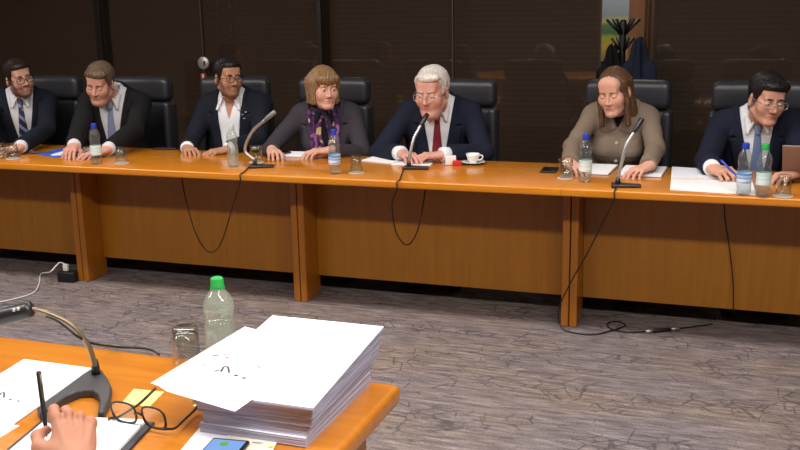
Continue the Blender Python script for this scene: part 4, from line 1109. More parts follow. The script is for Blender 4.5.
# ------------------------------------------------------------------ paper, folders, books
M_PAPER = plain('white_paper', rgb(238, 238, 240), .85, spec=.2)
M_PAPER2 = plain('printer_paper', rgb(226, 228, 236), .85, spec=.2)
def quad_sheet(name, pts, z, th, mat, label, cat, group=None, curl=0.0):
    """a flat sheet whose corners lie at the given table points"""
    c = sum(np.array(p[:2]) for p in pts)/4; n = 8; mb = MB()
    P4 = [np.array(p[:2])-c for p in pts]; v = []; f = []
    for lay in (0, 1):
        for i in range(n+1):
            for j in range(n+1):
                u, w_ = i/n, j/n; q = P4[0]*(1-u)*(1-w_)+P4[1]*u*(1-w_)+P4[2]*u*w_+P4[3]*(1-u)*w_
                v.append((q[0], q[1], lay*th+curl*((u-.5)**2+(w_-.5)**2)))
    N_ = (n+1)**2
    for i in range(n):
        for j in range(n):
            a, b, d, e = i*(n+1)+j, (i+1)*(n+1)+j, (i+1)*(n+1)+j+1, i*(n+1)+j+1
            f.append((N_+a, N_+b, N_+d, N_+e)); f.append((e, d, b, a))
    ring = [i*(n+1) for i in range(n+1)]+[n*(n+1)+j for j in range(1, n+1)]+[i*(n+1)+n for i in range(n-1, -1, -1)]+[j for j in range(n-1, 0, -1)]
    for a, b in zip(ring, ring[1:]+ring[:1]): f.append((a, b, N_+b, N_+a))
    mb._add(v, f); o = mb.build(name, mat); o.location = (c[0], c[1], z); tag(o, label, cat, group); return o
def rect(c, ux, uy, ang):
    ca, sa = math.cos(ang), math.sin(ang); return [(c[0]+a*ux/2*ca-b*uy/2*sa, c[1]+a*ux/2*sa+b*uy/2*ca) for a, b in ((-1, -1), (1, -1), (1, 1), (-1, 1))]
def book(name, c, ux, uy, ang, th, cover, label, cat, z=TT, page=None, group=None):
    t = thing(name, label, cat, (c[0], c[1], z), ang, group)
    mb = MB(); mb.box((0, 0, th*.5), (ux-.006, uy-.006, th-.003)); mb.build('pages', page or M_PAPER, t)
    mb = MB(); mb.box((0, 0, .0012), (ux, uy, .0024)); mb.build('back_cover', cover, t); return t
# blue folder and booklet under the bowed man's hands
M_BLUEF = plain('blue_folder', rgb(60, 98, 196), .45)
fc = [at(37, 154.5, TT), at(60, 158, TT), at(82, 149, TT), at(66, 147, TT)]
quad_sheet('paper_folder', [fc[0], at(56, 158, TT), at(86, 149.5, TT), at(67, 147.5, TT)], TT+.0005, .004, M_BLUEF, 'bright blue folder lying under the bowed man\'s hands', 'folder')
quad_sheet('paper_booklet', [at(51, 156.5, TT), at(75, 156, TT), at(92, 150, TT), at(77, 148.5, TT)], TT+.005, .006, M_PAPER2, 'white booklet on the blue folder under the bowed man\'s hands', 'booklet')
t = thing('ballpoint_pen', 'dark pen lying left of the blue folder', 'pen', tuple(at(42, 153.5, TT)), .5); mb = MB(); mb.tube([(-.06, 0, .0045), (.055, 0, .0045), (.066, 0, .004)], [.0045, .0045, .001], 8); mb.build('barrel', M_BLACK, t, True); mb = MB(); mb.box((-.035, 0, .0095), (.04, .003, .0015)); mb.build('clip', M_STEEL, t)
dk = at(167, 149, TT)
t = thing('mobile_phone', 'dark phone lying at the table edge left of the open-necked man', 'phone', (dk[0], dk[1], TT), .15); mb = MB(); mb.rbox((0, 0, .0065), (.15, .072, .013), .005, 2); mb.build('case', M_BLACK, t, True)
mb = MB(); mb.box((0, 0, .0133), (.135, .064, .0006)); mb.build('screen', plain('phone_screen_dark', rgb(14, 15, 18), .1), t)
bk = at(294, 155, TT)
book('notebook', (bk[0], bk[1]), .21, .15, .10, .012, plain('grey_cover', rgb(160, 158, 165), .5), 'white notebook under the scarf woman\'s right hand', 'notebook')
mq = at(280, 153.3, TT+.013)
t = thing('mobile_phone', 'small dark purple phone lying on the scarf woman\'s notebook', 'phone', (mq[0]+.01, mq[1], TT+.0125), -.35); mb = MB(); mb.rbox((0, 0, .004), (.06, .10, .008), .003, 2); mb.build('case', plain('purple_case', rgb(52, 40, 78), .35), t, True)
mb = MB(); mb.box((0, 0, .0082), (.052, .09, .0005)); mb.build('screen', plain('phone_screen_dark', rgb(14, 15, 18), .1), t)
quad_sheet('paper_sheets', [at(361, 160.8, TT), at(392, 164, TT), at(404, 160, TT), at(379, 155, TT)], TT+.0005, .003, M_PAPER, 'white papers to the left of the second microphone', 'paper')
quad_sheet('paper_sheets', [at(391, 165, TT), at(430, 166, TT), at(436, 160, TT), at(404, 160.4, TT)], TT+.0005, .003, M_PAPER, 'white papers under the white-haired man\'s hands', 'paper')
ph = at(549.5, 171, TT)
t = thing('mobile_phone', 'black phone lying left of the glass of the taupe-jacket woman', 'phone', (ph[0], ph[1], TT), .05); mb = MB(); mb.rbox((0, 0, .005), (.078, .135, .010), .004, 2); mb.build('case', M_BLACK, t, True)
mb = MB(); mb.box((0, 0, .0103), (.068, .122, .0006)); mb.build('screen', plain('phone_screen_dark', rgb(14, 15, 18), .1), t)
M_BROWNC = plain('brown_cover', rgb(92, 56, 36), .5)
b1c, b2c = (at(570, 175, TT)+at(612, 178, TT)+at(607, 164, TT)+at(578, 163, TT))/4, (at(622, 177, TT)+at(664, 179, TT)+at(658, 168, TT)+at(624, 166, TT))/4
book('open_binder', (b1c[0], b1c[1]), .215, .29, -.03, .010, M_BROWNC, 'open white document under the right arm of the taupe-jacket woman, behind the bottle', 'document')
book('open_binder', (b2c[0]+.005, b2c[1]), .205, .27, -.02, .013, M_BROWNC, 'open white document with brown cover to the right of the third microphone', 'document')
# writing man's papers
quad_sheet('paper_sheets', [at(671, 179, TT), at(720, 180, TT), at(718, 172, TT), at(672, 169, TT)], TT+.0005, .012, M_PAPER2, 'white document pile beside the writing man\'s right sleeve', 'paper')
quad_sheet('paper_sheets', [at(670, 190, TT), at(756, 195.5, TT), at(752, 181.5, TT), at(671, 180, TT)], TT+.0005, .004, M_PAPER, 'white papers the far-right man is writing on', 'paper')
# his laptop
lp = at(799, 183, TT)
t = thing('laptop', 'grey-brown laptop seen from behind at the far right edge', 'laptop', (lp[0]+.10, lp[1]+.12, TT), -.10)
M_LAP = plain('laptop_shell', rgb(136, 118, 106), .35, .3)
mb = MB(); mb.rbox((0, .0, .008), (.32, .22, .015), .005, 2); mb.build('base', M_LAP, t, True)
mb = MB(); Mx = np.array(Matrix.Rotation(rad(24), 3, 'X')); mb.rbox((0, -.1785, .0975), (.32, .008, .215), .0035, 2, M=np.array(Matrix.Rotation(rad(38), 3, 'X'))); mb.build('lid', M_LAP, t, True)
mb = MB(); mb.tube([(-.1, -.112, .016), (.1, -.112, .016)], .006, 10); mb.build('hinge', M_BLACK, t, True)
mb = MB(); mb.box((0, .01, .0158), (.28, .11, .001)); mb.build('keyboard', M_BLACK, t)
mb = MB(); mb.box((0, -.1505, .117), (.30, .001, .195)); 
# blue pen in the writing man's hand
tipI = PEOPLE[6][1]['tips']['R'][0]
pd = np.array((-.20, .10, .95)); pd /= np.linalg.norm(pd); p0 = tipI+np.array((.012, -.018, -.012)); p0[2] = TT+.006
pd = (aty(715, 154, p0[1]+.03)-p0); pd /= np.linalg.norm(pd)
t = thing('ballpoint_pen', 'blue pen in the right hand of the writing man, far right', 'pen', tuple(p0))
mb = MB(); mb.tube([np.zeros(3), pd*.012, pd*.10, pd*.14], [.0012, .0046, .0046, .0042], 10); mb.build('barrel', plain('pen_blue', rgb(46, 70, 190), .35), t, True)
mb = MB(); mb.tube([pd*.11+np.array((.006, 0, 0)), pd*.142+np.array((.006, 0, 0))], .0013, 6); mb.build('clip', M_CAPB, t, True)

# ------------------------------------------------------------------ gooseneck microphones and cables
M_MIC = plain('microphone_black', rgb(34, 34, 37), .35); M_NECK = plain('gooseneck_metal', rgb(185, 185, 185), .35, .7); M_CABLE = plain('cable_black', rgb(16, 15, 15), .5)
def far_mic(base, ang, pts, head_len, label, tilt_base=(.13, .075), cap=None):
    """base: table point; pts: neck points in world; head along the last segment"""
    b = np.array(base); t = thing('gooseneck_microphone', label, 'microphone', tuple(b), 0)
    R = rotz(ang)
    mb = MB(); mb.rbox((0, 0, .008), (tilt_base[0], tilt_base[1], .016), .007, 3, deform=lambda q: (q[0], q[1]*(1-.35*(q[0]/tilt_base[0]+.5)), q[2]*(1.0-.4*(q[0]/tilt_base[0]+.5)) ), M=R); mb.build('base', M_MIC, t, True)
    off = R @ np.array((-tilt_base[0]*.28, 0, 0)); mb = MB(); mb.lathe([(.014, .010), (.011, .03), (.007, .045)], tuple(off), 14); mb.build('socket', M_MIC, t, True)
    pl = [off+np.array((0, 0, .04))]+[np.array(p)-b for p in pts]; cv = catmull(pl, 8)
    mb = MB(); mb.tube(cv, .0078, 10); mb.build('neck', M_NECK, t, True)
    d = cv[-1]-cv[-4]; d /= np.linalg.norm(d); e = cv[-1]
    mb = MB(); mb.tube([e-d*.006, e, e+d*head_len*.15, e+d*head_len*.3, e+d*head_len*.95, e+d*head_len], [.006, .0095, .011, .012, .012, .008], 14); mb.build('capsule', cap or M_MIC, t, True)
    return t
def cable(pts, label, r=.0032, n=10, mat=None, cat='cable'):
    pts = [np.array(p, float) for p in pts]; c = pts[0].copy(); mb = MB(); mb.tube(catmull([p-c for p in pts], n), r, 8); o = mb.build('microphone_cable' if mat is None else 'power_cable', mat or M_CABLE, None, True); o.location = tuple(c); tag(o, label, cat); return o
b1 = at(262, 167.5, TT)
far_mic(b1, .35, [aty(245, 150, b1[1]), aty(252, 132, b1[1]-.02), aty(265, 120, b1[1]-.05)], .085, 'first gooseneck microphone from the left, bent right, in front of the scarf woman', cap=plain('microphone_grey', rgb(128, 128, 130), .4))
b2 = at(416, 169, TT)
far_mic(b2, .15, [aty(410.5, 152, b2[1]), aty(414, 138, b2[1]+.02), aty(421, 125, b2[1]+.06)], .07, 'gooseneck microphone with black base in front of the white-haired man')
b3_ = at(626, 187, TT)
far_mic(b3_, .12, [aty(621, 165, b3_[1]), aty(626, 146, b3_[1]+.01), aty(634, 132, b3_[1]+.03)], .07, 'gooseneck microphone in front of the taupe-jacket woman')
ey = Y_ED-.006; zl = .733
def hang(base, lip, mid, end, label):
    cable([np.array(base)+(-.03, 0, .006), (lip[0]+.004, ey+.03, TT+.004), (lip[0], ey-.003, TT-.004), (lip[0], ey-.004, .70)]+mid+end, label)
l1 = aty(240, 173, ey)
hang(b1+np.array((-.03, -.03, 0)), l1, [aty(233, 205, 4.20), aty(221, 243, 4.27), aty(209, 252, 4.34), aty(196, 234, 4.42)], [aty(186, 200, 4.50), aty(182, 178, 4.55), (aty(182, 178, 4.55)[0], 4.57, .69)], 'black cable looping below the table edge under the first microphone')
l2 = aty(397, 183, ey)
hang(b2+np.array((-.03, -.02, 0)), l2, [aty(392, 205, 4.20), aty(396, 232, 4.26), aty(407, 245, 4.32), aty(417, 232, 4.40)], [aty(423, 205, 4.48), aty(425, 192, 4.53), (aty(425, 192, 4.53)[0], 4.56, .69)], 'black cable looping below the table edge under the second microphone')
l3 = aty(614, 196, ey)
fl = [at(x, y, .006) for x, y in ((567, 331), (592, 334.5), (613, 330), (625, 325.5), (618, 321.5), (608, 323), (610, 328), (626, 332), (646, 331.5))]
hang(b3_+np.array((-.03, -.02, 0)), l3, [aty(603, 222, 4.20), aty(588, 252, 4.26), aty(572, 280, 4.33), aty(560, 305, 4.38), aty(559, 322, 4.40)], fl, 'black cable running from the third microphone down the post to a loop on the carpet')
pa, pb = at(646, 331.5, .010), at(678, 328.5, .010); d = pb-pa; Lc = np.linalg.norm(d); d /= Lc
t = thing('cable_connector', 'black cable connector lying on the carpet right of the post', 'connector', tuple(pa-np.array((0, 0, .010))))
mb = MB(); z_ = np.array((0, 0, .010)); mb.tube([z_+d*.0, z_+d*.03], .008, 12); mb.build('metal_sleeve', M_STEEL, t, True)
mb = MB(); mb.tube([z_+d*.03, z_+d*.035, z_+d*.12, z_+d*.13], [.007, .0098, .0098, .006], 12); mb.build('plug_body', M_CABLE, t, True)
mb = MB(); mb.tube([z_+d*.13, z_+d*Lc], .0065, 12); mb.build('metal_tip', M_STEEL, t, True)
cable([at(680, 328.3, .006), at(690, 327, .006), at(712, 324, .006)], 'thin black cable continuing from the connector towards the right')
cable([(aty(724, 205, 4.57)[0], 4.590, .69), aty(724.5, 215, 4.585), aty(729, 245, 4.585), aty(733, 280, 4.585), aty(733.5, 308, 4.585), (aty(733.5, 308, 4.585)[0], 4.60, .09)], 'thin dark cable hanging down the front panel below the writing man', .0026)
# power brick
pb = at(67, 282, 0)
t = thing('power_socket', 'black floor socket box beside the left table post', 'socket', (pb[0], pb[1]+.02, 0), .1)
mb = MB(); mb.rbox((0, 0, .03), (.11, .07, .06), .006, 2); mb.build('housing', M_BLACK, t, True)
M_WCAB = plain('cable_white', rgb(215, 212, 208), .5)
t = thing('power_plug', 'white plug standing on the black floor socket', 'plug', (pb[0]-.015, pb[1]+.02, .0602), .1)
mb = MB(); mb.rbox((0, 0, .022), (.03, .024, .043), .006, 2); mb.build('plug_body', M_WCAB, t, True)
cable([(pb[0]-.015, pb[1]+.02, .101), aty(60, 262.5, pb[1]+.01), aty(56, 266, pb[1]-.02), aty(50, 272, pb[1]-.05), at(41, 274, .008), at(39, 284, .006), at(33, 293, .006), at(14, 299, .006), at(-6, 303, .006)], 'white power cable running across the carpet to the left', .0042, mat=M_WCAB)
# ------------------------------------------------------------------ near table: microphone
bp_ = [(37, 410), (48, 401), (60, 392.5), (74, 382), (85, 374), (91, 370.5), (97, 369.5), (102, 371.5), (108, 380), (112, 389), (110, 401), (104, 414), (97.5, 414), (100, 403), (98, 396), (92, 391.5), (80, 392), (66, 398), (46, 413), (40, 415)]
bw = [at(x, y, .755)[:2] for x, y in bp_]; bc = sum(bw)/len(bw)
t = thing('gooseneck_microphone', 'large gooseneck microphone with forked grey base on the near table', 'microphone', (bc[0], bc[1], TT))
M_MICB = plain('microphone_base_grey', rgb(52, 50, 52), .5)
mb = MB(); mb.prism([tuple(p-bc) for p in bw][::-1], 0, .020); mb.build('base', M_MICB, t, bevel=.005, seg=3)
nb0 = at(96, 373, .762); c3 = np.array((bc[0], bc[1], TT))
npts = [nb0, aty(93.5, 360, nb0[1]-.005), aty(89, 347, nb0[1]-.012), aty(81, 335, nb0[1]-.02), aty(68, 323, nb0[1]-.032), aty(52, 315, nb0[1]-.045), aty(36, 310, nb0[1]-.058), aty(28, 309, nb0[1]-.064)]
cv = catmull([p-c3 for p in npts], 6)
mb = MB(); mb.lathe([(.010, .0), (.009, .012), (.0068, .03)], tuple(nb0-c3), 14); mb.build('socket', M_MIC, t, True)
mb = MB(); mb.tube(cv, .0058, 12); mb.build('neck', plain('gooseneck_grey', rgb(140, 124, 102), .35, .7), t, True)
h0 = aty(31, 309, nb0[1]-.062)-c3; h1 = aty(-22, 322, nb0[1]-.11)-c3; d = h1-h0
mb = MB(); mb.tube([h0-d*.04, h0, h0+d*.06, h0+d*.5, h0+d*.9, h1], [.012, .018, .0195, .0205, .020, .014], 20); mb.build('capsule', M_MIC, t, True)
for a in (.14, .22):
    mb = MB(); mb.lathe([(.004, -.003), (.004, .003)], tuple(h0+d*a+np.array((.002, -.017, .010))), 10); mb.build('screw', M_STEEL, t, True)
pts = [aty(46, 316.5, nb0[1]-.058), aty(56, 320, nb0[1]-.052), aty(66, 327, nb0[1]-.045), aty(77, 336, nb0[1]-.035), aty(88, 342, nb0[1]+.0), aty(100, 345, nb0[1]+.05)]
pts += [at(118, 347, .7445), at(140, 348, .7445), at(152, 350, .7445), at(159, 354.5, .7445)]
cable(pts, 'thin black cable trailing from the near microphone across the table', .0028)

# near papers
def marks(o, zfun, strokes):
    for col, px, wd in strokes:
        P_ = []
        for x, y in px:
            z = .75
            for _ in range(6): q = at(x, y, z); z = zfun(q[0], q[1])
            P_.append(np.array((q[0], q[1], z+.0008))-np.array(o.location))
        cv = catmull(P_, 4) if len(P_) > 2 else P_
        v = []; f = []
        for i, p in enumerate(cv):
            tt_ = (cv[min(i+1, len(cv)-1)]-cv[max(i-1, 0)]); n_ = np.array((-tt_[1], tt_[0], 0)); n_ /= (np.linalg.norm(n_)+1e-9)
            v += [p+n_*wd/2, p-n_*wd/2]
            if i: f.append((2*i-2, 2*i-1, 2*i+1, 2*i))
        mesh_obj('printed_mark', v, f, plain('ink_'+col[0], col[1], .7), o, False)
INKD, INKP, INKB = ('dark', rgb(70, 60, 78)), ('pink', rgb(222, 168, 186)), ('blue', rgb(120, 118, 160))
A, B_, C_ = at(24, 359, TT+.004), at(92, 368, TT+.004), at(13, 424, TT+.004); D_ = A+(C_-B_)
sh2 = at(19.5, 425.5, TT+.001)
quad_sheet('paper_sheets', [(sh2[0]-.21, sh2[1]-.015), (sh2[0], sh2[1]), (sh2[0]+.012, sh2[1]-.29), (sh2[0]-.20, sh2[1]-.30)], TT+.0003, .0012, M_PAPER, 'white sheet in the lower left corner, partly under the marked sheet', 'paper')
o = quad_sheet('paper_sheets', [A, B_, C_, D_], TT+.0017, .0024, M_PAPER, 'white sheet with small printed marks on the near table, left of the microphone base', 'paper')
zf = lambda x, y: TT+.0041
marks(o, zf, [(INKP, [(0, 384), (4, 385.5)], .006), (INKD, [(-2, 398), (1, 393.5), (4, 393), (4, 398)], .004), (INKD, [(9, 399.5), (12, 400.2)], .004), (INKB, [(17, 400.5), (20, 402)], .005), (INKP, [(33, 388), (35, 389)], .005)])
# notebook with a white page
ang = rad(12); nTR = at(146, 419.5, TT+.012); ux, uy = np.array((math.cos(ang), math.sin(ang))), np.array((-math.sin(ang), math.cos(ang)))
nc = nTR[:2]-ux*.1-uy*.14
t = thing('notebook', 'black-covered notebook open at a white page under the writing hand', 'notebook', (nc[0], nc[1], TT), ang)
M_NBC = plain('notebook_cover', rgb(38, 34, 44), .5)
mb = MB(); mb.rbox((0, 0, .003), (.232, .292, .006), .0028, 2); mb.build('cover', M_NBC, t)
mb = MB(); mb.box((0, 0, .009), (.20, .28, .006)); mb.build('pages', M_PAPER, t)
mb = MB(); mb.rbox((.111, -.075, .010), (.018, .06, .016), .006, 3); mb.build('page_clip', M_NBC, t, True)
# sticky notes
M_YEL = plain('yellow_paper', rgb(246, 226, 132), .8)
quad_sheet('sticky_note', [at(122.5, 403.5, TT), at(134, 390, TT), at(164, 393, TT), at(149, 408.5, TT)][::-1], TT+.0004, .0025, M_YEL, 'yellow sticky note pad behind the left lens of the black glasses', 'sticky note')
quad_sheet('sticky_note', [at(193, 407.5, TT), at(197, 401, TT), at(214, 401, TT), at(209, 408, TT)][::-1], TT+.0004, .0025, M_YEL, 'yellow sticky note half hidden beside the paper stack', 'sticky note')
# spectacles standing open
gx, gy, gz = -1.068, 1.423, TT+.0125
t = thing('eyeglasses', 'black-framed eyeglasses standing open on the near table', 'eyeglasses', (gx, gy, TT), rad(-3))
M_FR = plain('glasses_frame_black', rgb(24, 20, 24), .3); mb = MB(); R_ = .0021
def rim(s):
    pts = []
    for k in range(28):
        a = 2*math.pi*k/28; e = .72; x = math.copysign(abs(math.cos(a))**e, math.cos(a)); z = math.copysign(abs(math.sin(a))**e, math.sin(a))
        X_ = s*.0355+.0290*x*(1-.10*(1-z)*.5); Z_ = .0235*z
        pts.append((X_, -.12*X_*X_*6+.012-.22*Z_*1.0, gz-TT+.0235+Z_+.0))
    return pts
for s in (-1, 1):
    rp_ = rim(s); mb.tube(rp_, [R_*(1.25 if p[2] < gz-TT+.0235 else .95) for p in rp_], 8, closed=True)
mb.tube([(-.0085, .009, gz-TT+.026), (0, .009, gz-TT+.029), (.0085, .009, gz-TT+.026)], R_*1.15, 8)
mb.build('rim', M_FR, t, True)
for s in (-1, 1): mesh_obj('lens', rim(s), [tuple(range(28))], M_LENS, t, False)
for s, bend, tip in ((-1, (-.072, .105, .0125), (-.063, .146, .030)), (1, (.052, .124, .0125), (.058, .134, .034))):
    mb = MB(); mb.tube(catmull([(s*.0625, -.002, gz-TT+.010), (s*.068, .006, gz-TT+.008), (s*.069, .03, .0125), (s*.069*.5+bend[0]*.5, bend[1]*.6, .0115), bend, tip], 6), [R_]*22+[R_*1.2]*9, 8, flat=1.3); mb.build('temple_arm', M_FR, t, True)

# ------------------------------------------------------------------ paper stack
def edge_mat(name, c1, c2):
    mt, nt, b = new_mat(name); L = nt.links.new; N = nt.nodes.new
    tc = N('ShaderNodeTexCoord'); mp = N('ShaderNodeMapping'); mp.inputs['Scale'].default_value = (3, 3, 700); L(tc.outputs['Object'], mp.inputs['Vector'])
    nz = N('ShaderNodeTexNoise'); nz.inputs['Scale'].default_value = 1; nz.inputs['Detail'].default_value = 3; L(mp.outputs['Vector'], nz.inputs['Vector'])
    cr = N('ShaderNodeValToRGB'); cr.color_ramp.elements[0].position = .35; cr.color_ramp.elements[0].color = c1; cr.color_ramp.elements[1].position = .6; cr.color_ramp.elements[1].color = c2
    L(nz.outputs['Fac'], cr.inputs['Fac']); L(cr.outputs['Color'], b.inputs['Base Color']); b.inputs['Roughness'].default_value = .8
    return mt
M_PEDGE = edge_mat('page_edges', rgb(132, 128, 150), rgb(190, 187, 206))  # page lines, with shade on the stack's sides darkened into the colour
M_BLUEC = plain('blue_card', rgb(112, 142, 186), .5)
YB_, YF_ = 1.80, 1.468
def slab(name, x0, x1, yf, yb, h0, h1, top, label, rot=0.0, group='documents in the paper stack', jag=.0004):
    """bound document; heights are fractions of the stack, which is lower at the front"""
    z = lambda y, h: TT+.0008+h*(.088+.034*(y-YF_)/(YB_-YF_))
    cx, cy = (x0+x1)/2, (yf+yb)/2; n = max(2, int((h1-h0)*60)); v = []; f = []; mi = []
    ca, sa = math.cos(rot), math.sin(rot)
    for i in range(n+1):
        hh = h0+(h1-h0)*i/n; j = [random.uniform(-jag, jag) for _ in range(4)]
        for px_, py_ in ((x0+j[0], yf+j[1]), (x1+j[2], yf+j[1]), (x1+j[2], yb+j[3]), (x0+j[0], yb+j[3])):
            qx_, qy_ = px_-cx, py_-cy; X_, Y_ = cx+qx_*ca-qy_*sa, cy+qx_*sa+qy_*ca
            v.append((X_-cx, Y_-cy, z(Y_, hh)-TT))
    for i in range(n):
        for k in range(4): k2 = (k+1) % 4; f.append((i*4+k, i*4+k2, i*4+4+k2, i*4+4+k)); mi.append(1)
    f.append((3, 2, 1, 0)); mi.append(0); f.append(tuple(n*4+k for k in range(4))); mi.append(0)
    o = mesh_obj(name, v, f, [top, M_PEDGE], None, False, mi); o.location = (cx, cy, TT); tag(o, label, 'document', group); return o
XL, XR = -.955, -.733
slab('bound_document', XL, XR+.002, YF_, YB_-.004, .0, .22, M_PAPER2, 'thick white document at the very bottom of the paper stack', 0)
slab('bound_document', XL+.004, XR+.001, YF_+.006, YB_-.006, .222, .44, M_PAPER2, 'white document second from the bottom of the paper stack, below the blue divider', .003)
slab('divider_card', XL+.02, XR+.010, YF_+.012, YB_, .442, .49, M_BLUEC, 'blue card divider halfway up the paper stack', .004)
slab('bound_document', XL-.004, XR+.016, YF_+.002, YB_+.008, .492, .66, M_PAPER2, 'white document just above the blue divider of the paper stack', -.002)
slab('bound_document', XL-.010, XR+.019, YF_-.002, YB_+.010, .662, .82, M_PAPER2, 'white document third from the top of the paper stack', .001)
slab('bound_document', XL-.012, XR+.022, YF_-.004, YB_+.014, .822, .93, M_PAPER2, 'white document second from the top of the paper stack', -.001)
slab('bound_document', XL-.020, XR+.026, YF_-.010, YB_+.020, .932, 1.0, M_PAPER, 'white document lying on top of the paper stack, under the loose marked sheet', .0)
zt = lambda y: TT+.0025+1.0*(.088+.034*(y-YF_)/(YB_-YF_))
cs = []
for x, y, z0 in ((245, 327, None), (151, 387, TT+.083), (235, 412, TT+.084)):
    z = z0 or .86
    for _ in range(6):
        q = at(x, y, z)
        if z0 is None: z = zt(q[1])
    cs.append(q)
q4 = cs[0]+(cs[2]-cs[1]); q4[2] = zt(q4[1])
c = sum(np.array(p) for p in cs+[q4])/4; n = 10; v = []; f = []
for lay in (0, 1):
    for i in range(n+1):
        for j in range(n+1):
            u, w_ = i/n, j/n; q = cs[0]*(1-u)*(1-w_)+cs[1]*u*(1-w_)+cs[2]*u*w_+q4*(1-u)*w_
            zz = max(q[2], zt(q[1])) if q[1] > YF_-.012 else q[2]
            v.append((q[0]-c[0], q[1]-c[1], zz-c[2]+lay*.0008+.0004))
N_ = (n+1)**2
for i in range(n):
    for j in range(n):
        a, b, d_, e = i*(n+1)+j, (i+1)*(n+1)+j, (i+1)*(n+1)+j+1, i*(n+1)+j+1; f += [(N_+a, N_+b, N_+d_, N_+e), (e, d_, b, a)]
ring_ = [i*(n+1) for i in range(n+1)]+[n*(n+1)+j for j in range(1, n+1)]+[i*(n+1)+n for i in range(n-1, -1, -1)]+[j for j in range(n-1, 0, -1)]
for a, b in zip(ring_, ring_[1:]+ring_[:1]): f.append((a, b, N_+b, N_+a))
top_sheet = mesh_obj('paper_sheet', v, f, M_PAPER, None, True); top_sheet.location = tuple(c); sharp(top_sheet)
tag(top_sheet, 'loose white sheet with small printed marks overhanging the top of the paper stack', 'paper')
def zs(x, y):
    a, b, c_ = cs; n_ = np.cross(b-a, c_-a); pz = a[2]-(n_[0]*(x-a[0])+n_[1]*(y-a[1]))/n_[2]
    return (max(pz, zt(y)) if y > YF_-.012 else pz)+.0014
marks(top_sheet, zs, [(INKB, [(213, 355.5), (219, 356)], .005), (INKP, [(223, 354.5), (229, 354)], .005), (INKB, [(226, 357.5), (229, 358.5)], .005),
  (INKP, [(206, 362), (202, 364.5), (207, 365.5)], .004), (INKD, [(214, 371.5), (220, 370)], .004), (INKD, [(221, 372), (224, 367), (228, 367.5), (229, 373)], .0045),
  (INKD, [(234, 375), (238, 376)], .005), (INKB, [(242, 377.5), (246, 378.5)], .006), (INKP, [(262, 363.5), (257, 366), (262, 367), (267, 363)], .004), (INKP, [(243, 373.5), (246, 374.5)], .004)])
# sheet, card and phone in front of the stack
quad_sheet('paper_sheets', [at(206, 421, TT), at(180, 452, TT), at(240, 470, TT), at(262, 436, TT)], TT+.0003, .002, M_PAPER2, 'pale sheet lying under the phone in front of the paper stack', 'paper')
o = quad_sheet('printed_card', [at(228, 434.5, TT+.004), at(222, 446, TT+.004), at(272, 452, TT+.004), at(279, 438, TT+.004)], TT+.0026, .0015, plain('cream_card', rgb(226, 222, 206), .7), 'small cream card with grey print beside the phone', 'card')
marks(o, lambda x, y: TT+.0042, [(('grey', rgb(150, 146, 140)), [(252, 438.2), (256, 438.6)], .006), (('grey', rgb(150, 146, 140)), [(259, 438.8), (263, 439.2)], .006), (('grey', rgb(150, 146, 140)), [(266, 439.4), (271, 439.9)], .006), (('grey', rgb(150, 146, 140)), [(252, 442.5), (262, 443.4)], .003), (('yellow', rgb(230, 200, 60)), [(269, 447), (273, 447.4)], .009)])
pT, pR = at(214, 437.5, TT+.012), at(249, 440.5, TT+.012); px_ = pR-pT; px_[2] = 0; wd = np.linalg.norm(px_); ang = math.atan2(px_[1], px_[0])
pc_ = (pT+pR)/2+rotz(ang) @ np.array((0, -.072, 0))
t = thing('mobile_phone', 'black phone with bright blue screen in front of the paper stack', 'phone', (pc_[0], pc_[1], TT+.0042), ang)
mb = MB(); mb.rbox((0, 0, .0042), (wd+.004, .146, .0084), .004, 3); mb.build('case', M_BLACK, t, True)
def screen(name, col, e):
    mt, nt, b = new_mat(name); b.inputs['Base Color'].default_value = col; b.inputs['Emission Color'].default_value = col; b.inputs['Emission Strength'].default_value = e; b.inputs['Roughness'].default_value = .15; return mt
mb = MB(); mb.box((0, -.001, .0086), (wd-.006, .132, .0008)); mb.build('screen', screen('screen_blue', rgb(96, 130, 180), .35), t)
mb = MB(); mb.lathe([(.008, 0), (.008, .0006)], (-.004, .048, .0091), 20); mb.build('screen_icon', screen('screen_green', rgb(70, 140, 60), .3), t)

# ------------------------------------------------------------------ writing hand at the near table
xd = np.array((-.55, .70, .42)); up_ = np.array((.39, -.21, .86)); Fh = frame_hand(xd, up_); hs_ = .97
Wn = at(56.5, 419, .825)-Fh @ (np.array((.094, .031, .001))*hs_)
v, f, c_, tps = hand_block(POSE['pen_near'], 'R', .12, .0017, True)
wv_ = v*hs_ @ Fh.T
skn = skin_mat('skin_hand', rgb(174, 122, 98))
hand = mesh_obj('person', wv_, f, skn, None, True, None, c_); hand.location = tuple(Wn)
tag(hand, 'bare right hand and wrist of a person writing at the near table', 'person')
M_SLEEVE = cloth_mat('dark_sleeve', rgb(40, 42, 54))
bd = -Fh[:, 0]; bd = bd*np.array((1, 1, .25)); bd /= np.linalg.norm(bd); s0 = bd*.10-np.array((0, 0, .0)); s1 = bd*.34+np.array((0, 0, .02))
mb = MB(); mb.tube([s0-bd*.002, s0, s0+(s1-s0)*.3, s0+(s1-s0)*.7, s1, s1+bd*.02], [.034, .039, .044, .05, .054, .03], 18); mb.build('sleeve', M_SLEEVE, hand, True)
pt = at(47, 437, TT+.0128); ptop = aty(38.5, 371, pt[1]+.030); d = (ptop-pt); Lp = np.linalg.norm(d); d /= Lp
t = thing('ballpoint_pen', 'black pen held upright in the writing hand on the near table', 'pen', tuple(pt))
mb = MB(); mb.tube([d*0, d*.012, d*.03, d*(Lp-.003), d*Lp], [.0008, .0028, .0048, .0048, .0036], 12); mb.build('barrel', M_BLACK, t, True)
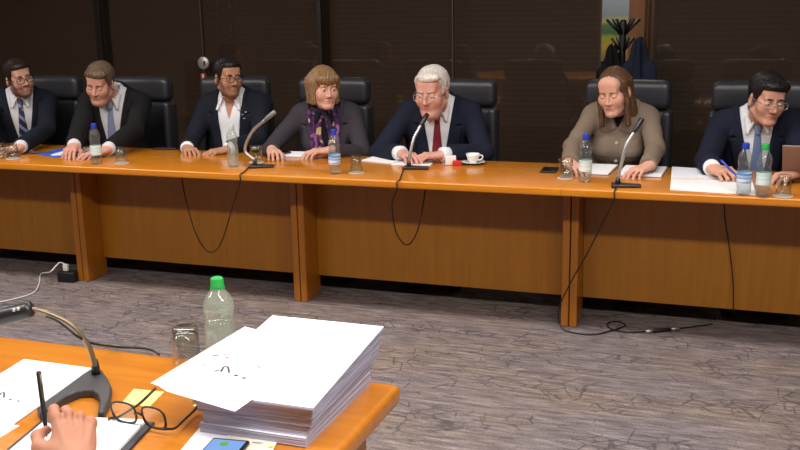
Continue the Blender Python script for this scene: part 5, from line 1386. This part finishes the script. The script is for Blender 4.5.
sd_ = np.array((.006, -.002, 0)); mb = MB(); mb.tube([d*(Lp-.052)+sd_, d*(Lp-.004)+sd_], .0015, 8); mb.build('clip', plain('pen_clip_gold', rgb(120, 110, 70), .35, .7), t, True)

# ------------------------------------------------------------------ coat stand and coats in front of the opening
cx_ = aty(623, 30, 6.15)[0]; ct = aty(623, 20, 6.15)[2]
t = thing('coat_stand', 'black coat stand with angled pegs in front of the opening between the blinds', 'coat stand', (cx_, 6.15, 0))
mb = MB(); mb.lathe([(.021, .03), (.021, ct-.02), (.018, ct-.0), (.004, ct+.005)], seg=14); mb.build('pole', M_BLACK, t, True)
mb = MB(); mb.lathe([(.17, 0), (.17, .015), (.05, .03), (.022, .05)], seg=28); mb.build('base', M_BLACK, t, True)
for k in range(6):
    a = k*math.pi/3+.25
    mb = MB(); mb.tube([(.012*math.cos(a), .012*math.sin(a), ct-.09), (.10*math.cos(a), .10*math.sin(a), ct+.005)], [.008, .010], 8); mb.build('peg', M_BLACK, t, True)
for k in range(4):
    a = k*math.pi/2+.6
    mb = MB(); mb.tube([(.012*math.cos(a), .012*math.sin(a), ct-.19), (.075*math.cos(a), .075*math.sin(a), ct-.11)], [.008, .009], 8); mb.build('lower_peg', M_BLACK, t, True)
def coat(cx, cy, ztop, zbot, wt, wb, dt, db, mat, label, seed):
    V = Vol((-wb-.06, -db-.06, zbot-.05), (wb+.06, db+.06, ztop+.06), .011); X, Y, Z = V.grid()
    n = 7
    for i in range(n):
        u0, u1 = i/n, (i+1)/n; a, b = (ztop-(ztop-zbot)*u0, wt+(wb-wt)*min(1, u0*2.2)), (ztop-(ztop-zbot)*u1, wt+(wb-wt)*min(1, u1*2.2))
        V.add(p_ell((0, 0, (a[0]+b[0])/2), ((a[1]+b[1])/2, dt+(db-dt)*u0, (ztop-zbot)/n*.95)), .05)
    for s in (-1, 1): V.add(p_cap((s*wb*.75, -.01, ztop-.14), (s*(wb+.01), -.02, zbot+.15), .045, .04), .03)
    az = np.arctan2(X, -Y); V.d += (.010*np.sin(az*5+seed+3*Z)+.005*np.sin(az*11+Z*7+seed)).astype(np.float32)
    v, f = V.mesh(); o = mesh_obj('coat', v, f, mat, None, True); o.location = (cx, cy, 0); tag(o, label, 'coat', 'coats on the coat stand'); return o
coat(cx_+.105, 6.12, ct-.16, .45, .04, .075, .06, .085, cloth_mat('coat_navy', rgb(34, 38, 56)), 'dark navy coat hanging on the right of the coat stand', 1)
coat(cx_-.055, 6.10, ct-.19, .55, .03, .055, .05, .07, cloth_mat('coat_black', rgb(20, 19, 21)), 'black coat hanging on the left of the coat stand', 2)
